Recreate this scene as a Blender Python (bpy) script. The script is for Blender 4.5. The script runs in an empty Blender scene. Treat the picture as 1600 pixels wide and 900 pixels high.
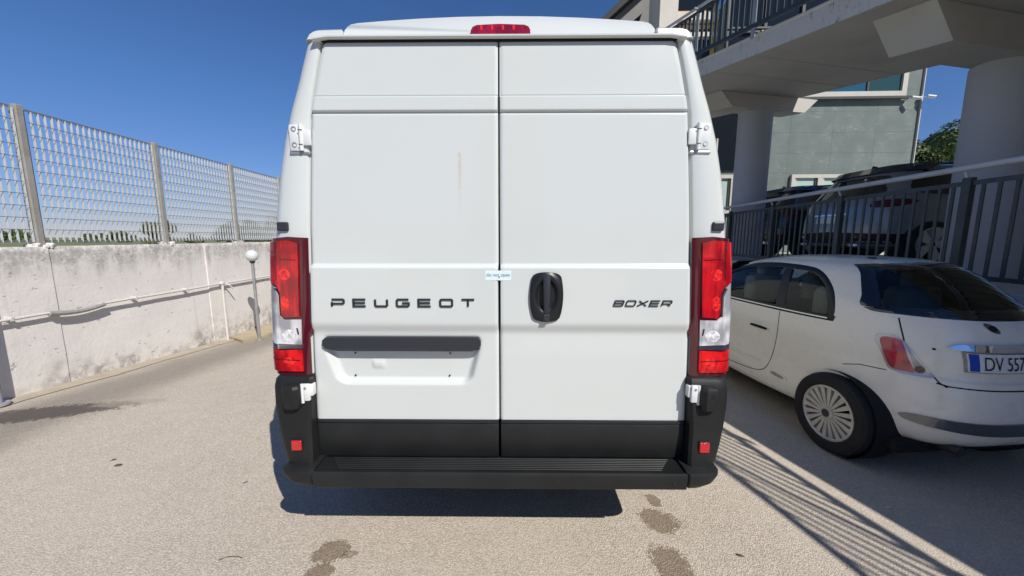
import bpy, bmesh, math, random
from mathutils import Vector, Matrix
from mathutils.bvhtree import BVHTree
from mathutils import noise as mnoise
R = math.radians
random.seed(7)
S = bpy.context.scene
C = S.collection
# ------------------------------------------------------------------ camera, light
cam_d = bpy.data.cameras.new('camera'); cam = bpy.data.objects.new('camera', cam_d); C.objects.link(cam)
cam_d.sensor_width = 36.0; cam_d.lens = 36.0*580/1600; cam_d.clip_start = 0.05; cam_d.clip_end = 6000
cam.location = (0, 0, 1.55); cam.rotation_euler = (R(90-7.76), 0, 0)
S.camera = cam
S.view_settings.view_transform = 'Standard'; S.view_settings.look = 'None'
S.view_settings.exposure = 0.05; S.view_settings.gamma = 1.0
SD = Vector((-0.62, 0.82, -1.0)).normalized()            # direction the sunlight travels
sun_el = math.asin(-SD.z); sun_az = math.atan2(-SD.x, -SD.y)   # azimuth clockwise from +Y
w = bpy.data.worlds.new('World'); S.world = w; w.use_nodes = True
nt = w.node_tree; bg = nt.nodes['Background']
sky = nt.nodes.new('ShaderNodeTexSky'); sky.sky_type = 'NISHITA'; sky.sun_disc = False
sky.sun_elevation = sun_el; sky.sun_rotation = sun_az; sky.altitude = 50
sky.air_density = 1.0; sky.dust_density = 0.0; sky.ozone_density = 2.0
sm = nt.nodes.new('ShaderNodeMix'); sm.data_type = 'RGBA'; sm.blend_type = 'MULTIPLY'; sm.inputs[0].default_value = 1.0
sm.inputs[7].default_value = (.60, .91, 1.37, 1); tcw = nt.nodes.new('ShaderNodeTexCoord'); sxw = nt.nodes.new('ShaderNodeSeparateXYZ'); nt.links.new(tcw.outputs['Generated'], sxw.inputs[0])
mrw = nt.nodes.new('ShaderNodeMapRange'); mrw.inputs[1].default_value = 0.0; mrw.inputs[2].default_value = .30; nt.links.new(sxw.outputs[2], mrw.inputs[0])
tw_ = nt.nodes.new('ShaderNodeMix'); tw_.data_type = 'RGBA'; nt.links.new(mrw.outputs[0], tw_.inputs[0]); tw_.inputs[6].default_value = (.62, .68, 1.12, 1); tw_.inputs[7].default_value = (.60, .91, 1.37, 1)
nt.links.new(tw_.outputs[2], sm.inputs[7]); nt.links.new(sky.outputs[0], sm.inputs[6]); nt.links.new(sm.outputs[2], bg.inputs[0]); bg.inputs[1].default_value = 0.070
sl = bpy.data.lights.new('sun', 'SUN'); sl.energy = 4.9; sl.angle = R(0.4); sl.color = (1.0, 0.95, 0.88)
so = bpy.data.objects.new('sun', sl); C.objects.link(so); so.rotation_euler = SD.to_track_quat('-Z', 'Y').to_euler()
so.location = (10, -10, 15)

# ------------------------------------------------------------------ materials
def mat(name, col, rough=.5, metal=0., coat=0., spec=.5, trans=0., var=0., vscale=5., bump=0., bscale=50., rvar=0., col2=None, detail=4, ior=1.45):
    m = bpy.data.materials.new(name); m.use_nodes = True; n = m.node_tree; b = n.nodes['Principled BSDF']
    b.inputs['Base Color'].default_value = (*col, 1); b.inputs['Roughness'].default_value = rough
    b.inputs['Metallic'].default_value = metal; b.inputs['Coat Weight'].default_value = coat
    b.inputs['Coat Roughness'].default_value = .03
    b.inputs['Specular IOR Level'].default_value = spec; b.inputs['Transmission Weight'].default_value = trans
    b.inputs['IOR'].default_value = ior
    tc = n.nodes.new('ShaderNodeTexCoord')
    if var or col2:
        nz = n.nodes.new('ShaderNodeTexNoise'); nz.inputs['Scale'].default_value = vscale; nz.inputs['Detail'].default_value = detail
        n.links.new(tc.outputs['Object'], nz.inputs['Vector'])
        cr = n.nodes.new('ShaderNodeValToRGB'); cr.color_ramp.elements[0].position = .3; cr.color_ramp.elements[1].position = .7
        c2 = col2 if col2 else tuple(min(1, c*(1+var)) for c in col); c1 = col if col2 else tuple(c*(1-var) for c in col)
        cr.color_ramp.elements[0].color = (*c1, 1); cr.color_ramp.elements[1].color = (*c2, 1)
        n.links.new(nz.outputs['Fac'], cr.inputs[0]); n.links.new(cr.outputs[0], b.inputs['Base Color'])
    if rvar:
        nr = n.nodes.new('ShaderNodeTexNoise'); nr.inputs['Scale'].default_value = 3; nr.inputs['Detail'].default_value = 5
        n.links.new(tc.outputs['Object'], nr.inputs['Vector'])
        mr = n.nodes.new('ShaderNodeMapRange'); mr.inputs['From Min'].default_value = .3; mr.inputs['From Max'].default_value = .7
        mr.inputs['To Min'].default_value = max(0, rough-rvar); mr.inputs['To Max'].default_value = rough+rvar
        n.links.new(nr.outputs['Fac'], mr.inputs[0]); n.links.new(mr.outputs[0], b.inputs['Roughness'])
    if bump:
        nb = n.nodes.new('ShaderNodeTexNoise'); nb.inputs['Scale'].default_value = bscale; nb.inputs['Detail'].default_value = 3
        n.links.new(tc.outputs['Object'], nb.inputs['Vector'])
        bp = n.nodes.new('ShaderNodeBump'); bp.inputs['Strength'].default_value = bump; bp.inputs['Distance'].default_value = .01
        n.links.new(nb.outputs['Fac'], bp.inputs['Height']); n.links.new(bp.outputs[0], b.inputs['Normal'])
    return m

class NG:
    """small helper to write node maths"""
    def __init__(s, m): s.m = m; s.n = m.node_tree; s.b = s.n.nodes['Principled BSDF']; s.tc = s.n.nodes.new('ShaderNodeTexCoord')
    def lk(s, a, b): s.n.links.new(a, b)
    def val(s, inp, v):
        if hasattr(v, 'is_output'): s.lk(v, inp)
        else: inp.default_value = v
    def math(s, op, a, b=0., c=0., clamp=False):
        x = s.n.nodes.new('ShaderNodeMath'); x.operation = op; x.use_clamp = clamp
        s.val(x.inputs[0], a); s.val(x.inputs[1], b); s.val(x.inputs[2], c); return x.outputs[0]
    def sep(s, v):
        x = s.n.nodes.new('ShaderNodeSeparateXYZ'); s.lk(v, x.inputs[0]); return x.outputs
    def noise(s, scale, detail=3, vec=None, rough=.5, stretch=None, dist=0):
        x = s.n.nodes.new('ShaderNodeTexNoise'); x.inputs['Scale'].default_value = scale; x.inputs['Detail'].default_value = detail
        x.inputs['Roughness'].default_value = rough; x.inputs['Distortion'].default_value = dist
        v = vec or s.tc.outputs['Object']
        if stretch:
            mp = s.n.nodes.new('ShaderNodeMapping'); mp.inputs['Scale'].default_value = stretch; s.lk(v, mp.inputs[0]); v = mp.outputs[0]
        s.lk(v, x.inputs['Vector']); return x.outputs['Fac']
    def vor(s, scale, out='Distance', feature='F1'):
        x = s.n.nodes.new('ShaderNodeTexVoronoi'); x.inputs['Scale'].default_value = scale; x.feature = feature
        s.lk(s.tc.outputs['Object'], x.inputs['Vector']); return x.outputs[out]
    def smooth(s, v, a, b, lo=0., hi=1.):
        x = s.n.nodes.new('ShaderNodeMapRange'); x.interpolation_type = 'SMOOTHSTEP'
        s.val(x.inputs[0], v); x.inputs[1].default_value = a; x.inputs[2].default_value = b; x.inputs[3].default_value = lo; x.inputs[4].default_value = hi
        return x.outputs[0]
    def mix(s, f, a, b, mode='MIX'):
        x = s.n.nodes.new('ShaderNodeMix'); x.data_type = 'RGBA'; x.blend_type = mode; x.clamp_factor = True
        s.val(x.inputs[0], f)
        for i, v in ((6, a), (7, b)):
            if hasattr(v, 'is_output'): s.lk(v, x.inputs[i])
            else: x.inputs[i].default_value = (*v, 1)
        return x.outputs[2]
    def bump(s, h, strength, dist, nrm=None):
        x = s.n.nodes.new('ShaderNodeBump'); x.inputs['Strength'].default_value = strength; x.inputs['Distance'].default_value = dist
        s.lk(h, x.inputs['Height'])
        if nrm: s.lk(nrm, x.inputs['Normal'])
        return x.outputs[0]
    def ell(s, px, py, cx, cy, rx, ry, ang, wob):
        """soft blob mask 1 inside"""
        ca, sa = math.cos(ang), math.sin(ang)
        dx = s.math('SUBTRACT', px, cx); dy = s.math('SUBTRACT', py, cy)
        u = s.math('ADD', s.math('MULTIPLY', dx, ca/rx), s.math('MULTIPLY', dy, sa/rx))
        v = s.math('ADD', s.math('MULTIPLY', dx, -sa/ry), s.math('MULTIPLY', dy, ca/ry))
        d = s.math('SQRT', s.math('ADD', s.math('MULTIPLY', u, u), s.math('MULTIPLY', v, v)))
        d = s.math('ADD', d, wob)
        return s.smooth(d, .86, 1.06, 1., 0.)

M = {}
# white van paint with a faint rust run
m = mat('van_white_paint', (.80, .81, .79), .28, coat=.6); M['van'] = m
g = NG(m); X, Y, Z = g.sep(g.tc.outputs['Object'])
dust = g.smooth(g.noise(2.2, 6, rough=.65), .35, .75)
base = g.mix(g.math('MULTIPLY', dust, .35), (.615, .648, .632), (.595, .62, .605))
xx = g.math('ADD', X, g.math('MULTIPLY', g.noise(9, 3), .012))
st = g.math('MULTIPLY', g.smooth(g.math('ABSOLUTE', g.math('ADD', xx, .166)), .0, .011, 1, 0), g.smooth(Z, 1.62, 1.90))
st = g.math('MULTIPLY', st, g.smooth(Z, 1.905, 1.925, 1, 0))
st = g.math('MULTIPLY', st, g.smooth(g.noise(40, 4), .3, .6, .25, 1))
base = g.mix(g.math('MULTIPLY', st, .55), base, (.55, .36, .20))
g.lk(base, g.b.inputs['Base Color']); g.lk(g.smooth(g.noise(4, 5), .3, .7, .20, .27), g.b.inputs['Roughness'])
g.lk(g.bump(g.noise(3.0, 2), .05, .02), g.b.inputs['Normal'])
M['plastic'] = mat('black_bumper_plastic', (.015, .016, .0165), .5, bump=.12, bscale=900, rvar=.08, var=.15, vscale=6, spec=.35)
M['plastic_dark'] = mat('dark_trim_plastic', (.012, .013, .015), .38, bump=.05, bscale=600)
M['trim_grey'] = mat('grey_trim_plastic', (.028, .032, .04), .42, rvar=.06)
M['black'] = mat('black_gap', (.008, .008, .009), .8)
M['letter'] = mat('gunmetal_letter', (.035, .042, .045), .3, metal=.3)
M['chrome'] = mat('chrome', (.7, .72, .74), .09, metal=1.0, rvar=.04)
M['hinge'] = mat('white_painted_hinge', (.72, .74, .73), .35, coat=.3, var=.04, vscale=20)
M['steel'] = mat('galvanised_steel', (.45, .46, .46), .45, metal=.7, var=.12, vscale=14, rvar=.1)
M['rubber'] = mat('tyre_rubber', (.016, .016, .017), .8, bump=.2, bscale=120, var=.25, vscale=9)
def lens(name, c1, c2, rough=.12, sc=(60, 8, 14)):
    m = mat(name, c1, rough, coat=1.0); g = NG(m)
    f = g.noise(1.0, 2, stretch=sc); big = g.noise(9, 2)
    k = g.smooth(g.math('ADD', g.math('MULTIPLY', f, .5), g.math('MULTIPLY', big, .7)), .48, .78)
    g.lk(g.mix(k, c1, c2), g.b.inputs['Base Color'])
    g.lk(g.bump(f, .25, .004), g.b.inputs['Normal']); return m
M['lens_red'] = lens('red_lens', (.26, .0015, .008), (.62, .004, .010), sc=(70, 8, 5))
M['lens_red2'] = lens('red_lens_low', (.34, .002, .006), (.80, .012, .012), sc=(45, 8, 30))
M['lens_dark'] = mat('dark_red_lens_edge', (.075, .004, .012), .1, coat=1.0)
M['lens_clear'] = lens('clear_lens', (.30, .305, .33), (.80, .80, .83), .08, (22, 4, 6))
M['lens_pink'] = lens('pale_red_lens', (.34, .03, .045), (.48, .07, .09), .12, (10, 10, 10))
M['stop'] = lens('stop_lens', (.17, .004, .016), (.32, .008, .03), .1, (40, 8, 20))
M['glow'] = mat('bright_red_reflector', (.8, .03, .04), .15, coat=1)
M['chrome_lamp'] = mat('lamp_surround', (.55, .56, .58), .2, metal=.5)
M['lens_grey'] = mat('smoky_clear_lens', (.30, .31, .33), .12, coat=1, metal=.3)
M['lens_round'] = mat('round_red_lens', (.55, .02, .05), .12, coat=1)
M['chrome_dull'] = mat('dull_chrome_strip', (.22, .24, .26), .18, metal=.9, rvar=.05)
def bowlmat(name, c1, c2, sc):
    m = mat(name, c1, .18, coat=1.0); g = NG(m); f = g.noise(sc, 3, rough=.7)
    g.lk(g.mix(g.smooth(f, .38, .62), c1, c2), g.b.inputs['Base Color']); g.lk(g.bump(f, .5, .006), g.b.inputs['Normal']); return m
M['bowl'] = bowlmat('red_reflector_bowl', (.45, .002, .008), (1.0, .03, .02), 60)
M['bowl_clear'] = bowlmat('clear_reflector_bowl', (.45, .45, .46), (.88, .88, .88), 40)
def glass(name, tint, fac):
    m = bpy.data.materials.new(name); m.use_nodes = True; n = m.node_tree; n.nodes.clear()
    o = n.nodes.new('ShaderNodeOutputMaterial'); t = n.nodes.new('ShaderNodeBsdfTransparent'); t.inputs[0].default_value = (*tint, 1)
    gl = n.nodes.new('ShaderNodeBsdfGlossy'); gl.inputs['Roughness'].default_value = .02; fz = n.nodes.new('ShaderNodeFresnel'); fz.inputs[0].default_value = fac
    mx = n.nodes.new('ShaderNodeMixShader'); n.links.new(fz.outputs[0], mx.inputs[0]); n.links.new(t.outputs[0], mx.inputs[1]); n.links.new(gl.outputs[0], mx.inputs[2]); n.links.new(mx.outputs[0], o.inputs[0]); return m
M['clear_glass'] = glass('clear_car_glass', (.62, .70, .68), 1.5); M['rear_glass'] = glass('tinted_rear_glass', (.55, .61, .58), 1.5)
M['gloss_black'] = mat('black_glass_border', (.008, .009, .010), .06, coat=1)
M['cabin'] = mat('dark_cabin_trim', (.035, .034, .032), .7); M['seat'] = mat('ivory_grey_seat', (.38, .35, .30), .75, var=.08, vscale=9)
M['sticker'] = mat('sticker_paper', (.70, .82, .84), .5, var=.04, vscale=60)
M['ink'] = mat('blue_green_ink', (.05, .16, .20), .6)
M['hatch_glass'] = mat('dark_car_glass', (.010, .013, .014), .03, coat=1.0, spec=.6)
M['side_glass'] = mat('tinted_side_glass', (.020, .030, .030), .03, coat=1.0, spec=.6, col2=(.008, .012, .013), vscale=2.2)
# small white car paint: slightly dirty cream
m = mat('cream_white_car_paint', (.70, .68, .62), .3, coat=.6); M['fiat'] = m
g = NG(m); X, Y, Z = g.sep(g.tc.outputs['Object'])
d = g.math('MULTIPLY', g.smooth(g.noise(13, 7, rough=.75), .25, .85), g.smooth(Z, .2, 1.2, 1, .25))
g.lk(g.mix(g.math('MULTIPLY', d, .32), (.86, .82, .72), (.66, .62, .52)), g.b.inputs['Base Color'])
g.lk(g.smooth(g.noise(5, 5), .3, .7, .22, .42), g.b.inputs['Roughness'])
M['rim'] = mat('pale_alloy', (.55, .54, .50), .42, metal=.35, var=.12, vscale=12)
M['suv'] = mat('silver_car_paint', (.26, .29, .32), .3, metal=.3, coat=.7, var=.04, vscale=2)
M['suv_dark'] = mat('dark_blue_car_paint', (.015, .022, .035), .2, coat=1.0)
M['blue'] = mat('plate_blue', (.01, .06, .45), .4)
M['plate'] = mat('plate_white', (.78, .79, .78), .35, var=.04, vscale=30)
M['plate_ink'] = mat('plate_letters', (.015, .015, .018), .5)
# asphalt
m = mat('pale_worn_asphalt', (.3, .27, .23), .85); M['asphalt'] = m
g = NG(m); X, Y, Z = g.sep(g.tc.outputs['Object'])
gr = g.vor(150, 'Color'); grv = g.sep(gr)[0]
gd = g.vor(150); fine = g.noise(420, 3); big = g.noise(.9, 5, rough=.6); mid = g.noise(7, 5, rough=.65)
col = g.mix(g.smooth(grv, .1, .95), (.55, .47, .375), (.76, .68, .57))
col = g.mix(g.smooth(gd, .25, .8, 0, .42), col, (.16, .135, .11))
col = g.mix(g.smooth(fine, .60, .72, 0, .55), col, (.88, .82, .72))
col = g.mix(g.smooth(fine, .30, .42, .45, 0), col, (.18, .15, .12))
col = g.mix(g.smooth(mid, .3, .7, 0, .22), col, (.40, .345, .28))
col = g.mix(g.smooth(big, .35, .7, 0, .28), col, (.66, .58, .48))
# darker trodden band running beside the wall
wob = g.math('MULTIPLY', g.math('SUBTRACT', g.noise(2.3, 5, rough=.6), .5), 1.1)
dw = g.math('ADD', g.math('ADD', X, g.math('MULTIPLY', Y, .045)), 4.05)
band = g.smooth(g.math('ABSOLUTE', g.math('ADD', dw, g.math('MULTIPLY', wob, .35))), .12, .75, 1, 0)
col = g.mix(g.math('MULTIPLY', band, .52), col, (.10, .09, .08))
wob2 = g.math('ADD', g.math('MULTIPLY', g.math('SUBTRACT', g.noise(11, 6, rough=.7), .5), 1.5), g.math('MULTIPLY', g.math('SUBTRACT', grv, .5), .28))
def blob(cx, cy, rx, ry, ang, c, k, wb=wob2):
    global col
    mk = g.math('MULTIPLY', g.ell(X, Y, cx, cy, rx, ry, ang, wb), k)
    col = g.mix(mk, col, c, 'MULTIPLY' if c[0] > 1.5 or c == (.40, .34, .27) else 'MIX')
blob(-4.25, 3.10, .75, .16, .30, (.075, .06, .055), .85)      # patched repair by the wall
blob(-3.62, 3.35, .30, .09, .25, (.40, .34, .26), .6)
blob(.84, 2.02, .040, .055, .15, (.40, .34, .27), .8)     # damp spots behind the van
blob(.81, 1.86, .115, .085, -.4, (.40, .34, .27), .8)
blob(.76, 1.58, .095, .115, .25, (.40, .34, .27), .8)
blob(-.90, 1.655, .085, .07, .2, (.40, .34, .27), .8)
blob(-.80, 1.64, .04, .025, .2, (.40, .34, .27), .6)
blob(-.90, 1.545, .07, .045, .1, (.40, .34, .27), .8)
g.lk(col, g.b.inputs['Base Color'])
h = g.math('ADD', g.math('MULTIPLY', gd, -.8), g.math('MULTIPLY', fine, .8))
g.lk(g.bump(h, .75, .006), g.b.inputs['Normal'])
# whitewashed concrete wall
m = mat('whitewashed_concrete', (.62, .60, .57), .88); M['wall'] = m
g = NG(m); X, Y, Z = g.sep(g.tc.outputs['Object'])
n1 = g.noise(1.6, 7, rough=.65); n2 = g.noise(7, 7, rough=.7); n3 = g.noise(30, 5, rough=.6)
col = g.mix(g.smooth(n1, .3, .7), (.80, .765, .72), (.74, .705, .66))
col = g.mix(g.smooth(n2, .55, .75, 0, .45), col, (.74, .72, .69))
streak = g.noise(1.0, 6, stretch=(6, 6, .8), rough=.7)
top = g.math('MULTIPLY', g.smooth(g.math('ADD', Z, g.math('MULTIPLY', g.math('SUBTRACT', streak, .5), .9)), 1.06, 1.42), g.smooth(g.math('ADD', g.math('MULTIPLY', n2, .6), g.math('MULTIPLY', n3, .4)), .36, .58))
col = g.mix(g.math('MULTIPLY', top, .6), col, (.17, .165, .15))
low = g.math('MULTIPLY', g.smooth(g.math('SUBTRACT', Z, g.math('MULTIPLY', n1, .85)), -.62, -.18, 1, 0), g.smooth(n2, .38, .62))
col = g.mix(g.math('MULTIPLY', low, .75), col, (.17, .155, .13))
strk2 = g.smooth(g.noise(1.0, 5, stretch=(9, 9, .25), rough=.6), .58, .8)
col = g.mix(g.math('MULTIPLY', strk2, .35), col, (.42, .40, .36))
pits = g.smooth(g.noise(11, 3, rough=.4, stretch=(1, 1, 2.2)), .69, .73)
col = g.mix(g.math('MULTIPLY', pits, .5), col, (.3, .28, .25))
g.lk(col, g.b.inputs['Base Color'])
bz = g.math('PINGPONG', g.math('ADD', Z, g.math('MULTIPLY', g.noise(1.2, 2), .05)), .13)
boards = g.math('MULTIPLY', g.smooth(bz, .0, .008, 0, 1), g.smooth(n1, .45, .6, 1, .2))
hh = g.math('ADD', g.math('ADD', g.math('MULTIPLY', n2, 1.1), g.math('MULTIPLY', n3, .4)), g.math('MULTIPLY', boards, .12))
hh = g.math('SUBTRACT', hh, g.math('MULTIPLY', pits, .7))
g.lk(g.bump(hh, .35, .015), g.b.inputs['Normal'])
M['pave'] = mat('tan_concrete_edging', (.36, .31, .24), .9, col2=(.47, .40, .31), vscale=6, bump=.6, bscale=60, detail=8)
M['kerb'] = mat('yellowish_paving', (.50, .41, .26), .9, col2=(.36, .30, .22), vscale=8, bump=.6, bscale=40, detail=8)
M['post'] = mat('grey_steel_post', (.36, .345, .31), .6, col2=(.27, .26, .235), vscale=9, bump=.25, bscale=60)
M['bar'] = mat('galvanised_grille', (.50, .52, .52), .6, metal=.0, var=.1, vscale=20)
M['rod'] = mat('dull_rod', (.16, .165, .17), .6)
M['pipe'] = mat('white_painted_pipe', (.62, .60, .57), .5, var=.08, vscale=30)
M['sleeve'] = mat('grey_pipe_sleeve', (.33, .32, .31), .7, var=.15, vscale=30, bump=.3, bscale=120)
M['pole_blue'] = mat('lilac_grey_post', (.30, .29, .36), .5)
M['globe'] = mat('opal_globe', (.62, .65, .65), .35, coat=.3)
M['conc'] = mat('grey_concrete', (.54, .52, .48), .85, col2=(.45, .435, .40), vscale=1.4, bump=.25, bscale=30, detail=8)
M['conc_col'] = mat('painted_column', (.42, .425, .45), .8, var=.05, vscale=1.2, bump=.12, bscale=40)
m = mat('stained_fascia', (.4, .39, .37), .85); M['fascia'] = m
g = NG(m); n2 = g.noise(16, 7, rough=.75); n1 = g.noise(1.0, 5, stretch=(22, 22, 2.5), rough=.7)
k = g.smooth(g.math('ADD', g.math('MULTIPLY', n2, .5), g.math('MULTIPLY', n1, .5)), .52, .64)
g.lk(g.mix(g.math('MULTIPLY', k, .8), (.52, .51, .49), (.12, .12, .11)), g.b.inputs['Base Color']); g.lk(g.bump(n2, .4, .01), g.b.inputs['Normal'])
M['rail'] = mat('dark_green_railing', (.032, .043, .048), .45, var=.2, vscale=20, rvar=.1)
M['rail_grey'] = mat('grey_rail', (.26, .28, .29), .5, var=.1, vscale=20)
M['handrail'] = mat('pale_handrail', (.50, .51, .52), .4, var=.06, vscale=10)
m = mat('grey_green_cladding', (.16, .19, .18), .75); M['clad'] = m
g = NG(m); n2 = g.noise(1.0, 7, stretch=(2.5, 2.5, 9), rough=.7); n3 = g.noise(2, 4)
n4 = g.noise(1.0, 5, stretch=(5, 5, 16), rough=.65, dist=1.5); k = g.smooth(g.math('ADD', g.math('MULTIPLY', n4, .7), g.math('MULTIPLY', n3, .3)), .56, .63); col = g.mix(g.smooth(n3, .3, .7), (.145, .180, .165), (.180, .215, .198))
g.lk(g.mix(g.math('MULTIPLY', k, .55), col, (.33, .37, .36)), g.b.inputs['Base Color']); g.lk(g.bump(n2, .25, .01), g.b.inputs['Normal'])
M['cream'] = mat('cream_plaster', (.62, .57, .49), .8, var=.05, vscale=2, bump=.15, bscale=60)
M['grey_plaster'] = mat('grey_plaster', (.24, .235, .225), .85, var=.08, vscale=2)
M['frame'] = mat('beige_window_frame', (.56, .53, .47), .5, var=.05, vscale=5)
M['frame_yellow'] = mat('yellow_wood_frame', (.62, .40, .14), .5, var=.12, vscale=6)
M['frame_dark'] = mat('dark_sill_metal', (.07, .065, .062), .5)
M['glass_sky'] = mat('window_glass', (.02, .10, .13), .03, coat=1., spec=1., metal=.25, ior=1.6)
M['glass_teal'] = mat('window_glass_teal', (.03, .075, .08), .08, coat=.3, spec=.3)
M['glass_dark'] = mat('window_glass_dark', (.012, .016, .022), .06, coat=.2, spec=.25)
M['blind'] = mat('mint_blind', (.42, .56, .50), .6, var=.05, vscale=8, coat=.6)
M['roofing'] = mat('dark_roof_edge', (.03, .03, .03), .7)
M['cam'] = mat('white_camera_shell', (.7, .7, .7), .35)
M['leaf'] = mat('leaf_green', (.045, .085, .022), .6, col2=(.09, .13, .03), vscale=3)
M['leaf2'] = mat('dry_bush_leaf', (.10, .115, .05), .7, col2=(.15, .155, .075), vscale=2)
M['bark'] = mat('bark', (.09, .07, .05), .9, bump=.5, bscale=30)
M['grass'] = mat('meadow_grass', (.10, .155, .040), .9, col2=(.22, .21, .10), vscale=.25, detail=8, bump=.8, bscale=3)
M['blade'] = mat('grass_blades', (.09, .15, .03), .8, col2=(.20, .21, .08), vscale=.8)
M['red_refl'] = mat('red_reflector', (.55, .01, .015), .12, coat=1, bump=.4, bscale=400)

# ------------------------------------------------------------------ mesh helpers
def link(name, me, parent=None, loc=None, rot=None):
    o = bpy.data.objects.new(name, me); C.objects.link(o)
    if parent: o.parent = parent
    if loc is not None: o.location = loc
    if rot is not None: o.rotation_euler = rot
    return o
def thing(name, label, cat, loc=(0, 0, 0), rz=0, group=None):
    o = bpy.data.objects.new(name, None); C.objects.link(o); o.empty_display_size = .2
    o.location = loc; o.rotation_euler = (0, 0, rz); tag(o, label, cat, group); return o
def tag(o, label, cat, group=None):
    o['label'] = label; o['category'] = cat
    if group: o['group'] = group
def struct(o): o['kind'] = 'structure'; return o
def mesh_from(bm, name, m, smooth=False, angle=None):
    me = bpy.data.meshes.new(name); bmesh.ops.recalc_face_normals(bm, faces=bm.faces[:]) if len(bm.faces) else None
    if smooth:
        for f in bm.faces: f.smooth = True
        a = R(angle or 35)
        for e in bm.edges:
            if len(e.link_faces) == 2 and e.calc_face_angle(0) > a: e.smooth = False
    bm.to_mesh(me); bm.free()
    for k in (m if isinstance(m, (list, tuple)) else [m]): me.materials.append(k)
    return me
def obj(name, bm, m, parent=None, smooth=False, loc=None, rot=None, angle=None):
    return link(name, mesh_from(bm, name, m, smooth, angle), parent, loc, rot)
def NB(): return bmesh.new()
def add_box(bm, c, s, bev=0., rz=0., mtx=None, seg=2):
    t = bmesh.new(); bmesh.ops.create_cube(t, size=1)
    bmesh.ops.scale(t, vec=s, verts=t.verts)
    if bev: bmesh.ops.bevel(t, geom=t.edges[:], offset=min(bev, min(s)*.49), segments=seg, affect='EDGES', profile=.5)
    mt = Matrix.Translation(c) @ Matrix.Rotation(rz, 4, 'Z')
    if mtx is not None: mt = mtx @ mt
    bmesh.ops.transform(t, matrix=mt, verts=t.verts); merge(bm, t); return bm
def merge(bm, t):
    me = bpy.data.meshes.new('tmp'); t.to_mesh(me); t.free(); bm.from_mesh(me); bpy.data.meshes.remove(me)
def add_cyl(bm, p, q, r, r2=None, seg=12, cap=True):
    p, q = Vector(p), Vector(q); d = q-p; t = bmesh.new()
    bmesh.ops.create_cone(t, cap_ends=cap, segments=seg, radius1=r, radius2=r if r2 is None else r2, depth=d.length)
    bmesh.ops.transform(t, matrix=Matrix.Translation((p+q)/2) @ d.to_track_quat('Z', 'Y').to_matrix().to_4x4(), verts=t.verts); merge(bm, t); return bm
def add_bar(bm, p, q, wx, wz, up=(0, 0, 1)):
    """rectangular bar from p to q; wz measured along up"""
    p, q = Vector(p), Vector(q); d = (q-p).normalized(); u = Vector(up); sx = d.cross(u).normalized(); u = sx.cross(d)
    vs = [bm.verts.new(c + sx*a*wx/2 + u*b*wz/2) for c in (p, q) for a, b in ((-1, -1), (1, -1), (1, 1), (-1, 1))]
    for f in ((3, 2, 1, 0), (4, 5, 6, 7), (0, 1, 5, 4), (1, 2, 6, 5), (2, 3, 7, 6), (3, 0, 4, 7)): bm.faces.new([vs[i] for i in f])
    return bm
def add_tube(bm, pts, r, seg=8):
    pts = [Vector(p) for p in pts]; rings = []
    for i, p in enumerate(pts):
        d = (pts[min(i+1, len(pts)-1)] - pts[max(i-1, 0)]).normalized()
        a = d.orthogonal().normalized() if abs(d.z) > .95 else d.cross(Vector((0, 0, 1))).normalized(); b = d.cross(a)
        rr = r[i] if isinstance(r, (list, tuple)) else r
        rings.append([bm.verts.new(p + (a*math.cos(t)+b*math.sin(t))*rr) for t in [2*math.pi*k/seg for k in range(seg)]])
    for i in range(len(rings)-1):
        for k in range(seg): bm.faces.new((rings[i][k], rings[i][(k+1) % seg], rings[i+1][(k+1) % seg], rings[i+1][k]))
    bm.faces.new(rings[0][::-1]); bm.faces.new(rings[-1]); return bm
def loft(bm, rings, closed=True, caps=True):
    R_ = [[bm.verts.new(p) for p in r] for r in rings]; n = len(R_[0])
    for i in range(len(R_)-1):
        for k in range(n if closed else n-1): bm.faces.new((R_[i][k], R_[i][(k+1) % n], R_[i+1][(k+1) % n], R_[i+1][k]))
    if caps: bm.faces.new(R_[0][::-1]); bm.faces.new(R_[-1])
    return bm
def lathe(bm, prof, seg=32, axis='X', c=(0, 0, 0)):
    """prof: list of (r, a) closed polygon round the axis"""
    c = Vector(c); rings = []
    for k in range(seg):
        t = 2*math.pi*k/seg; cs, sn = math.cos(t), math.sin(t)
        rings.append([bm.verts.new(c + (Vector((a, r*cs, r*sn)) if axis == 'X' else Vector((r*cs, r*sn, a)))) for r, a in prof])
    n = len(prof)
    for k in range(seg):
        A, B = rings[k], rings[(k+1) % seg]
        for i in range(n-1): bm.faces.new((A[i], A[i+1], B[i+1], B[i]))
    return bm
def smooth_poly(poly, n=4, r=.25):
    """round the corners of a polygon (Chaikin)"""
    for _ in range(n):
        out = []
        for i in range(len(poly)):
            a, b = Vector(poly[i]), Vector(poly[(i+1) % len(poly)])
            out += [tuple(a.lerp(b, r)), tuple(a.lerp(b, 1-r))]
        poly = out; r = .25
    return poly
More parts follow.
